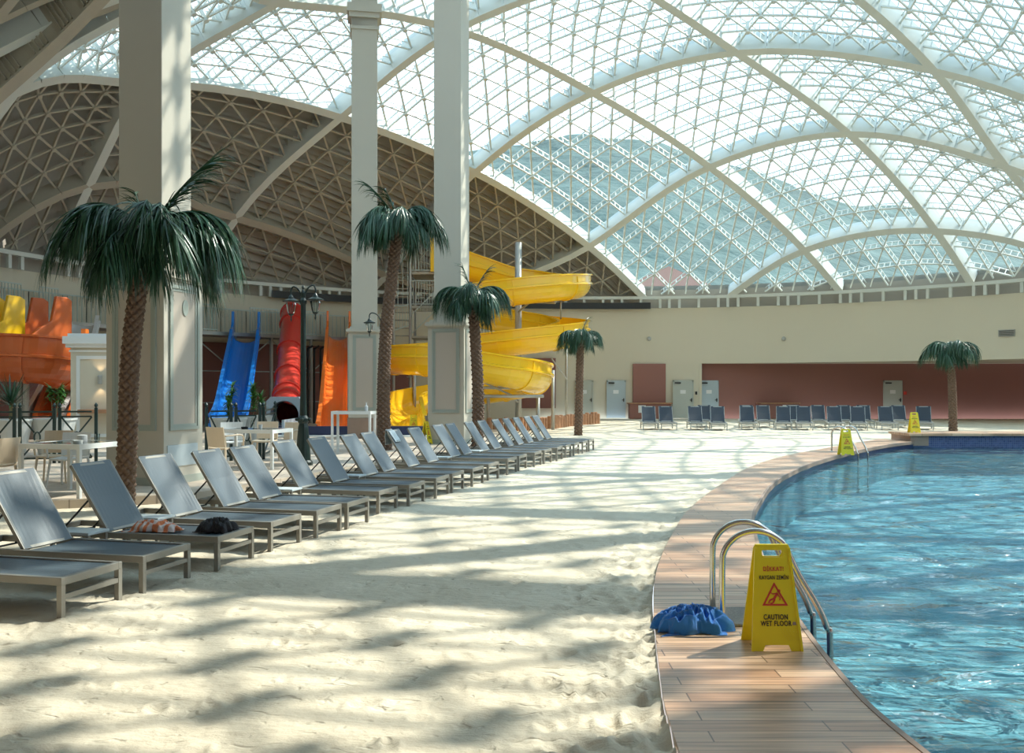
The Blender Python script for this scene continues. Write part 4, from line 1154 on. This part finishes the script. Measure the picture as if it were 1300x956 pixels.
for d in range(-84, -30, 3): railing(mb, arc(24.7, d, 4.13), arc(24.7, d + 3, 4.13), 1.15, .2)
mb.build('railing', M['rail'], plat)
LG = (-84, -76, -68, -60, -53, -48, -43.5, -38.5, -34, -30)
for d in LG:
    a = arc(23.5, d, 0); mb = MB(); mb.tube([(a.x, a.y, -.1), (a.x, a.y, 3.97)], .085, 10); mb.build('platform_leg', M['galv'], plat)
mb = MB()
for i in range(4, len(LG) - 1):
    for z0, z1 in ((2.4, 2.4), (1.0, 1.0), (2.4, 3.9) if i % 2 else (3.9, 2.4)): mb.tube([arc(23.5, LG[i], z0), arc(23.5, LG[i + 1], z1)], .03, 6)
mb.build('cross_brace', M['galv'], plat)
mb = MB()
for i in range(6):
    x = -9.6 + i * .3; mb.tube(smooth3([(x, 42.6, -.1), (x, 42.6, 3.2), (x + .05, 42.55, 3.5), (x + .25, 42.5, 3.62)], 3), .055, 8)
tag(mb.build('water_pipes', M['dark']), 'bank of dark vertical water pipes between the red tube and orange slide', 'pipes')
# maroon under-wall left
cyl_wall('wall_left', -88, -24, -.2, 3.75, M['maroon'], r=24.9, t=.1)
# low tiled splash pool edge in front of the slides
sp = empty('splash_pool_edge', (0, 0, 0), kind='structure')
mb = MB(); mb.bbox((-9.2, 28.75, TZ - .1), (-2.6, 28.95, .42)); mb.build('tiled_face', M['ltile'], sp)
mb = MB(); mb.bbox((-9.4, 28.3, TZ), (-2.4, 28.74, .14)); mb.build('coping', M['tabwhite'], sp)

# stair tower
tw = empty('stair_tower', (0, 0, 0), 0, 'grey steel stair tower with railings left of the middle column feeding the yellow slide', 'stair tower')
Yt = 43.5; xl, xr = atd(505, 0, Yt).x, atd(556, 0, Yt).x
mb = MB()
for z in (atd(0, 345, Yt).z, atd(0, 388, Yt).z):
    mb = MB(); mb.bbox((xl + .6, Yt, z - .12), (xr, Yt + 2.2, z)); mb.build('landing', M['clad_steel'], tw)
mb = MB(); mb.bbox((xl + .6, Yt, 4.05), (xr, Yt + 2.2, 4.15)); mb.build('landing', M['clad_steel'], tw)
mb = MB()
z1 = atd(0, 345, Yt).z; railing(mb, (xl + .6, Yt + .05, z1), (xr, Yt + .05, z1), 1.5); mb.build('railing', M['rail'], tw); mb = MB(); z2 = atd(0, 388, Yt).z; railing(mb, (xl + .6, Yt + .05, z2), (xr, Yt + .05, z2), 1.2)
mb.build('railing', M['rail'], tw); mb = MB(); railing(mb, (xl - .9, Yt, 4.1), (xl + .6, Yt, 4.6), 1.1); mb.build('railing', M['rail'], tw); mb = MB(); railing(mb, (xl - .2, Yt - .2, 5.5), (xl + .5, Yt - .2, 5.5), 2.8, .2)
mb.build('railing', M['rail'], tw); mb = MB(); railing(mb, (xl + .7, Yt - .1, 4.2), (xr, Yt - .1, 5.4), 1.0); mb.build('railing', M['rail'], tw)
mb = MB()
for i in range(9):
    t = i / 8; mb.bbox((xl + .7 + (xr - xl - .8) * t, Yt + .1, z2 + (z1 - z2) * t - .04), (xl + 1.0 + (xr - xl - .8) * t, Yt + 1.0, z2 + (z1 - z2) * t))
    mb.bbox((xl - .2 , Yt + .1, 4.2 + 3 * t - .03), (xl + .5, Yt + .5, 4.2 + 3 * t))
for i in range(8):
    t = i / 7; mb.bbox((xl + .5 + 1.6 * t, Yt - .6, 2.2 + 2.0 * t - .04), (xl + .8 + 1.6 * t, Yt + .3, 2.2 + 2.0 * t))
mb.build('tread', M['clad_steel'], tw)['kind'] = 'stuff'
for x, y in ((xl + .6, Yt), (xr, Yt), (xl + .6, Yt + 2.2), (xr, Yt + 2.2), (xl - .2, Yt)):
    mb = MB(); mb.tube([(x, y, -.1), (x, y, z1 + 1.5)], .07, 8); mb.build('tower_post', M['galv'], tw)
mb = MB(); mb.bbox((xr - .35, Yt - .12, z1), (xr - .1, Yt - .02, z1 + 1.6)); mb.build('gate_panel', M['flume'], tw)

# left flume group
lf = flume('orange_flume', [P(-60, 452, 27), P(-20, 451, 26.8), P(30, 452, 26.6), P(62, 456, 27), P(82, 464, 28.2), P(90, 470, 29.6)], .62, .72, M['brick_or'], 'wide dark orange flume crossing high behind the black railing at far left', up=.62)
mb = MB(); c = P(29, 478, 26.8)
for px in (25, 33): q = P(px, 478, 26.8); mb.tube([(q.x, 26.8, -.1), tuple(q)], .09, 10)
mb.build('support_post', M['galv'], lf)
def entry(name, px, py, Y, m, w_, label, h=1.25):
    c = P(px, py, Y); e = empty(name, (c.x, c.y, c.z), math.radians(-20), label, 'slide entry')
    for k in (-1, 1):
        mb = MB(); mb.prism([(-.3, -.1), (1.9, -1.0), (1.9, -.55), (1.0, .15), (.55, .40), (.35, h), (-.1, h), (-.3, h - .1)], .13, lambda u, v, d: (k * w_ / 2 + d - .065, -u, v)); mb.build('side_wall', m, e, bevel=.03)
    mb = MB(); mb.prism([(-.3, -.15), (.2, -.12), (1.9, -1.05), (1.9, -.95), (.2, -.02), (-.3, -.05)], w_ - .13, lambda u, v, d: (-w_ / 2 + .065 + d, -u, v)); mb.build('chute_floor', m, e)
    return e
entry('slide_entry', 66, 424, 31.2, M['brick_or'], 1.05, 'twin-winged orange slide entry above the dark orange flume')
entry('slide_entry', 8, 424, 30.2, M['flume'], .9, 'yellow slide entry at the far left edge above the flume')
wsl = flume('white_slide', [P(107, 408, 34.0), P(104, 420, 33.5), P(96, 450, 31.8), P(82, 482, 30), P(66, 515, 28), P(58, 528, 27.2)], .42, .22, M['whiteslide'], 'narrow white slide running down behind the small kiosk at left', up=.28, bands=False)
osl = flume('orange_body_slide', [P(86, 480, 29.6), P(80, 500, 28.6), P(70, 528, 27.4), P(66, 545, 27.0)], .40, .22, M['brick_or'], 'dark orange slide coming down beside the white slide at left', up=.28, bands=False)
# kiosk
kx = P(112, 500, 24.5).x
kk = empty('kiosk', (kx, 24.5, TZ), math.radians(8), 'small cream kiosk with white cornice and wall lamp, left of the thick column', 'kiosk')
mb = MB(); mb.bbox((-.45, 0, 0), (1.9, 2.2, 2.62)); mb.build('kiosk_body', M['cream'], kk)
mb = MB()
for o_, a, b in ((.03, 2.5, 2.56), (.10, 2.62, 2.72), (.16, 2.72, 2.92), (.06, 2.92, 3.0)): mb.bbox((-.45 - o_, -o_, a), (1.9 + o_, 2.2 + o_, b))
mb.build('cornice', M['tabwhite'], kk)
mb = MB(); frame_moulding(mb, -.3, 1.6, .2, 2.4, .09, .03, lambda u, v, d: (u, -d, v)); mb.build('panel_moulding', M['tabwhite'], kk)
mb = MB(); mb.bbox((-.2, -.25, .85), (1.5, 0, .95)); mb.build('shelf', M['woodlog'], kk)
mb = MB(); mb.lathe([(.05, -.12), (.06, -.1), (.06, .1), (.05, .12)], 12, (.32, -.08, 1.75)); mb.build('wall_lamp', M['galv'], kk)
for s in (-1, 1):
    ld = bpy.data.lights.new('sconce_light', 'SPOT'); ld.energy = 7; ld.color = (1, .72, .42); ld.spot_size = 1.4; ld.shadow_soft_size = .04
    lo = bpy.data.objects.new('sconce_light', ld); COL.objects.link(lo); lo.parent = kk; lo.location = (.32, -.1, 1.75 + s * .15); lo.rotation_euler = (0 if s < 0 else PI, 0, 0)
ol = small('roof_ornament', 107, 418, 113, 428, 25.0, .2, M['orange'], 'little orange and white toy block on top of the kiosk', 'ornament')

# iron fence
def fence(a, b, n, label):
    a = V((*a, TZ)); b = V((*b, TZ)); d = (b - a); L = d.length; rz = math.atan2(d.y, d.x); e = empty('iron_fence', a, rz, label, 'fence', 'dark iron terrace fences')
    w_ = L / n
    for i in range(n + 1):
        for o_ in ((-.05, .05) if 0 < i < n else (0,)):
            mb = MB(); mb.bbox((i * w_ - .03 + o_, -.03, 0), (i * w_ + .03 + o_, .03, 1.12)); mb.lathe([(.012, 1.12), (.035, 1.15), (.035, 1.18), (.01, 1.22)], 8, (i * w_ + o_, 0, 0)); mb.build('fence_post', M['fence'], e)
    for i in range(n):
        x0, x1 = i * w_ + .08, (i + 1) * w_ - .08; c = (x0 + x1) / 2; mb = MB()
        mb.beam((x0, 0, 1.04), (x1, 0, 1.04), .035, .035); mb.beam((x0, 0, .94), (x1, 0, .94), .03, .03); mb.beam((x0, 0, .1), (x1, 0, .1), .035, .035)
        for sx in (-1, 1):
            for sz in (-1, 1): mb.beam((c + sx * (x1 - x0) / 2, 0, .52 + sz * .41), (c + sx * .05, 0, .52 + sz * .1), .03, .03, (0, 1, 0))
        mb.tube([(c + .055 * math.cos(t * PI / 8), 0, .52 + .11 * math.sin(t * PI / 8)) for t in range(17)], .016, 6)
        mb.build('fence_panel', M['fence'], e)
    return e
fence(((-30 - 650) / FPX * 18.0, 18.0), ((122 - 650) / FPX * 18.6, 18.6), 3, 'dark iron fence with crossed bars at far left behind the white table')
fence(((262 - 650) / FPX * 18.7, 18.7), ((330 - 650) / FPX * 19.2, 19.2), 2, 'dark iron fence with crossed bars between the thick column and grey tube exit')
fence(((333 - 650) / FPX * 19.2, 19.3), ((352 - 650) / FPX * 21.6, 21.4), 1, 'short return of the dark iron fence beside the grey tube exit')

# planters with plants
def leafblade(mb, p, d, L, w_, g, n=4):
    c = V(p); d = V(d).normalized(); side = d.cross(V((0, 0, 1))); side = side.normalized() if side.length > .05 else V((1, 0, 0)); vs = []
    for h in range(n + 1):
        ww = w_ * (.6, 1, .9, .6, .08)[h]; vs += [c - side * ww, c + side * ww]; d = (d + V((0, 0, -g))).normalized(); c = c + d * (L / n)
    mb.add(vs, [(2 * h, 2 * h + 1, 2 * h + 3, 2 * h + 2) for h in range(n)])
def potted(px, Y, hb, kind, label, w_=.34):
    x = (px - 650) / FPX * Y; e = empty('potted_plant', (x, Y, TZ), 0, label, 'potted plant', 'plants behind the iron fences')
    mb = MB(); mb.lathe([(w_ * .62, 0), (w_, hb - .04), (w_ * 1.05, hb - .04), (w_ * 1.05, hb), (w_ * .9, hb), (w_ * .88, hb - .05)], 20); mb.build('planter', M['planter'], e)
    rnd = random.Random(px); mb = MB()
    if kind == 'yucca':
        mb2 = MB(); mb2.tube([(0, 0, hb - .1), (.02, 0, hb + .35)], .05, 8); mb2.build('stem', M['stalk'], e)
        for i in range(90):
            a = rnd.uniform(0, 2 * PI); el = rnd.uniform(-.1, 1.45); leafblade(mb, (0, 0, hb + .25 + rnd.uniform(0, .15)), (math.cos(a) * math.cos(el), math.sin(a) * math.cos(el), math.sin(el)), rnd.uniform(.45, .75), .018, .07)
        mb.build('foliage', M['leaf'], e)
    else:
        mb2 = MB(); n = 3
        for k in range(n):
            tx, ty, tz = rnd.uniform(-.2, .2), rnd.uniform(-.1, .1), hb + rnd.uniform(.25, .75)
            mb2.tube([(tx * .2, ty * .2, hb - .1), (tx, ty, tz)], .014, 6)
            for i in range(60):
                a = rnd.uniform(0, 2 * PI); el = rnd.uniform(-.2, 1.2); leafblade(mb, (tx, ty, tz - rnd.uniform(0, .3)), (math.cos(a) * math.cos(el), math.sin(a) * math.cos(el), math.sin(el)), rnd.uniform(.12, .24), .022, .18)
        mb2.build('stem', M['stalk'], e); mb.build('foliage', M['leaf2'], e)
potted(14, 19.4, .86, 'yucca', 'spiky dark yucca in a pale planter behind the far left fence', .42)
potted(68, 19.9, .86, 'bush', 'small leafy bush in a pale planter behind the left fence', .46)
potted(290, 20.6, .85, 'bush', 'bright green leafy plant in a pale planter before the blue slide', .40)
potted(322, 21.2, .88, 'bush', 'round green bush in a pale planter left of the grey tube exit', .42)

# cafe furniture
def table(x, y, rz, w_, d_, h_, label, leg=.05):
    e = empty('dining_table', (x, y, TZ), rz, label, 'table', 'white terrace tables')
    mb = MB(); t = .045
    mb.bbox((-w_ / 2, -d_ / 2, h_ - .07), (w_ / 2, -d_ / 2 + t, h_)); mb.bbox((-w_ / 2, d_ / 2 - t, h_ - .07), (w_ / 2, d_ / 2, h_)); mb.bbox((-w_ / 2, -d_ / 2 + t, h_ - .07), (-w_ / 2 + t, d_ / 2 - t, h_)); mb.bbox((w_ / 2 - t, -d_ / 2 + t, h_ - .07), (w_ / 2, d_ / 2 - t, h_)); mb.build('table_frame', M['tabwhite'], e)
    mb = MB(); mb.bbox((-w_ / 2 + t, -d_ / 2 + t, h_ - .02), (w_ / 2 - t, d_ / 2 - t, h_ - .004)); mb.build('table_top', M['glassdark'], e)
    for a in (-1, 1):
        for b in (-1, 1):
            mb = MB(); cx, cy_ = a * (w_ / 2 - leg / 2), b * (d_ / 2 - leg / 2); mb.bbox((cx - leg / 2, cy_ - leg / 2, 0), (cx + leg / 2, cy_ + leg / 2, h_ - .07)); mb.build('leg', M['tabwhite'], e)
    return e
def make_chair(m):
    e = empty('dining_chair')
    mb = MB(); secs = []
    for i in range(9):
        u = i / 8; x = -.21 + .42 * u; s_ = -.012 * (1 - (2 * u - 1) ** 2); secs.append([(x, -.21, .44 + s_), (x, .2, .45 + s_), (x, .2, .425 + s_), (x, -.21, .415 + s_)])
    mb.sweep(secs); mb.build('seat', m, e)
    mb = MB(); secs = []
    for i in range(9):
        u = i / 8; x = -.22 + .44 * u; b = .05 * (1 - (2 * u - 1) ** 2); secs.append([(x, .18 + b, .46), (x, .24 + b, .82), (x, .26 + b, .82), (x, .20 + b, .46)])
    mb.sweep(secs); mb.build('backrest', m, e)
    for a in (-1, 1):
        for b in (-1, 1):
            mb = MB(); mb.tube([(a * .20, b * .18, .43), (a * .24, b * .24, 0)], [.02, .014], 8); mb.build('leg', m, e)
        mb = MB(); mb.tube(smooth3([(a * .215, .21, .66), (a * .25, .1, .67), (a * .25, -.18, .66), (a * .22, -.22, .45)], 3), .016, 6); mb.build('armrest', m, e, smooth=True)
    return e
def g2(px, Y): return (px - 650) / FPX * Y
table(g2(72, 12.2) - .15, 13.0, math.radians(-14), 1.0, 1.0, .74, 'white dining table with dark glass top left of the near palm')
table(g2(318, 17.2), 17.4, math.radians(-14), 1.25, .8, .74, 'white dining table between the thick column and the double lamp post')
table(g2(448, 21.3), 21.4, math.radians(-6), .95, .5, .98, 'tall empty white bar table left of the leaning palm')
CH_ = [(g2(2, 12.9), 12.7, math.radians(-100), 'cream', 'cream armchair cut by the left edge at the near white table'), (g2(88, 14.0), 14.0, math.radians(0), 'white', 'pale armchair on the far side of the near white table'),
       (g2(40, 13.9), 14.6, math.radians(10), 'cream', 'second cream chair behind the near white table, farther left'),
       (g2(277, 16.0), 16.4, math.radians(150), 'cream', 'cream chair right beside the thick column, back to the camera'), (g2(293, 18.3), 18.4, math.radians(20), 'white', 'white chair on the far side of the second table'),
       (g2(357, 17.8), 18.3, math.radians(-20), 'cream', 'cream chair at the right end of the second table'), (g2(330, 18.4), 18.75, math.radians(0), 'cream', 'cream chair behind the middle of the second table')]
pc = {'cream': None, 'white': None}
for x, y, r, k, lb in CH_:
    if pc[k] is None: pc[k] = o = make_chair(M['chair'] if k == 'cream' else M['chairw'])
    else: o = copy_tree(pc[k])
    o.location = (x, y, TZ); o.rotation_euler = (0, 0, r); tag(o, lb, 'chair', 'terrace dining chairs')
def item(name, prof, x, y, z, m, label, cat): 
    mb = MB(); mb.lathe(prof, 16); return tag(mb.build(name, m, smooth=False, loc=(x, y, z)), label, cat)
bx_, by_ = g2(72, 12.2) - .15, 13.0
item('water_glass', [(.025, 0), (.035, .11), (.033, .11), (.024, .01)], bx_ + .22, by_ + .25, TZ + .737, M['clear'], 'clear tumbler on the near white table', 'glass')
item('ashtray', [(.06, 0), (.07, .035), (.055, .035), (.05, .01)], bx_ + .1, by_ - .1, TZ + .737, M['white'], 'white round ashtray on the near white table', 'ashtray')
item('napkin_box', [(.07, 0), (.07, .09), (.03, .1)], bx_ + .02, by_ + .2, TZ + .737, M['white'], 'white napkin holder on the near white table', 'napkin holder')
bx_, by_ = g2(318, 17.2), 17.4
item('bottle', [(.035, 0), (.035, .13), (.013, .17), (.013, .22)], bx_ - .02, by_, TZ + .737, M['clear'], 'slim clear bottle on the second white table', 'bottle')
item('cup', [(.03, 0), (.04, .08), (.036, .08), (.028, .01)], bx_ + .12, by_ + .05, TZ + .737, M['white'], 'white cup beside the bottle on the second white table', 'cup')
item('ashtray', [(.06, 0), (.07, .035), (.055, .035), (.05, .01)], bx_ - .2, by_ + .1, TZ + .737, M['dark'], 'dark ashtray on the second white table', 'ashtray')
bx_ = g2(448, 21.3)
item('soap_dispenser', [(.04, 0), (.04, .12), (.015, .14), (.015, .2), (.03, .21)], bx_ + .3, 21.4, TZ + .977, M['white'], 'white dispenser on the tall bar table', 'dispenser')

# log edging
lg = empty('log_edging', (0, 0, 0), 0, 'wooden palisade of short upright logs beyond the last lounger', 'log fence')
path = [P(600, 545, 33), P(650, 545, 34.5), P(700, 541, 37), P(712, 541, 38), P(735, 538, 40.2), P(759, 536, 42.3)]
path = [V((p.x, p.y, 0)) for p in path]; sp_ = smooth3(path, 14); random.seed(9)
acc = 0; last = sp_[0]
for p in sp_:
    if (p - last).length > .20 or p is sp_[0]:
        mb = MB(); h = .50 + random.uniform(-.05, .05); mb.lathe([(.095, -.1), (.10, h - .03), (.08, h), (.01, h + .005)], 9, (p.x, p.y, 0)); mb.build('log', M['woodlog'], lg); last = p

# outside: hills and far houses
mb = MB(); vs = []; fs = []; NXh, NYh = 120, 26
def hillh(x, y):
    az = x / y; base = .285 - .26 * max(0, az - .16) + .008 * math.sin(az * 14)
    if az < -.1: base += .02
    return base
for j in range(NYh + 1):
    y = 220 + j * 14
    for i in range(NXh + 1):
        az = -.9 + 2.1 * i / NXh; x = az * y; t = j / NYh
        top = hillh(x, y) * (220 + 26 * 14) ; z = -8 + top * t ** .8 + 7 * noise.fractal(V((x * .02, y * .02, 0)), 1, 2, 4) * t
        vs.append((x, y, z))
for j in range(NYh):
    for i in range(NXh): a = j * (NXh + 1) + i; fs.append((a, a + 1, a + NXh + 2, a + NXh + 1))
mb.add(vs, fs); tag(mb.build('hills', M['hill'], smooth=True), kind='structure')
mb = MB(); mb.bbox((-60, 52, -6), (160, 260, -4)); tag(mb.build('ground_outside', M['hill']), kind='structure')
hp = None; random.seed(21)
for i, (az, y, w_, h_, lb) in enumerate(((.165, 150, 16, 22, 'pale house with red roof seen through the glass above the black wall band'), (.235, 165, 13, 20, 'pale block seen low through the glass beyond the third rib'), (.325, 185, 14, 19, 'pale house seen low through the glass near the middle'), (.43, 175, 22, 24, 'pale wide house seen low through the glass at right'))):
    e = empty('house', (az * y, y, -5), .2 * i, lb, 'house', 'houses on the slope outside')
    mb = MB(); mb.bbox((-w_ / 2, -6, 0), (w_ / 2, 6, h_)); mb.build('house_wall', M['tabwhite'], e)
    mb = MB(); mb.prism([(-w_ / 2 - 1, h_), (w_ / 2 + 1, h_), (0, h_ + 4)], 14, lambda u, v, d: (u, -7 + d, v)); mb.build('roof', M['roofred'], e)
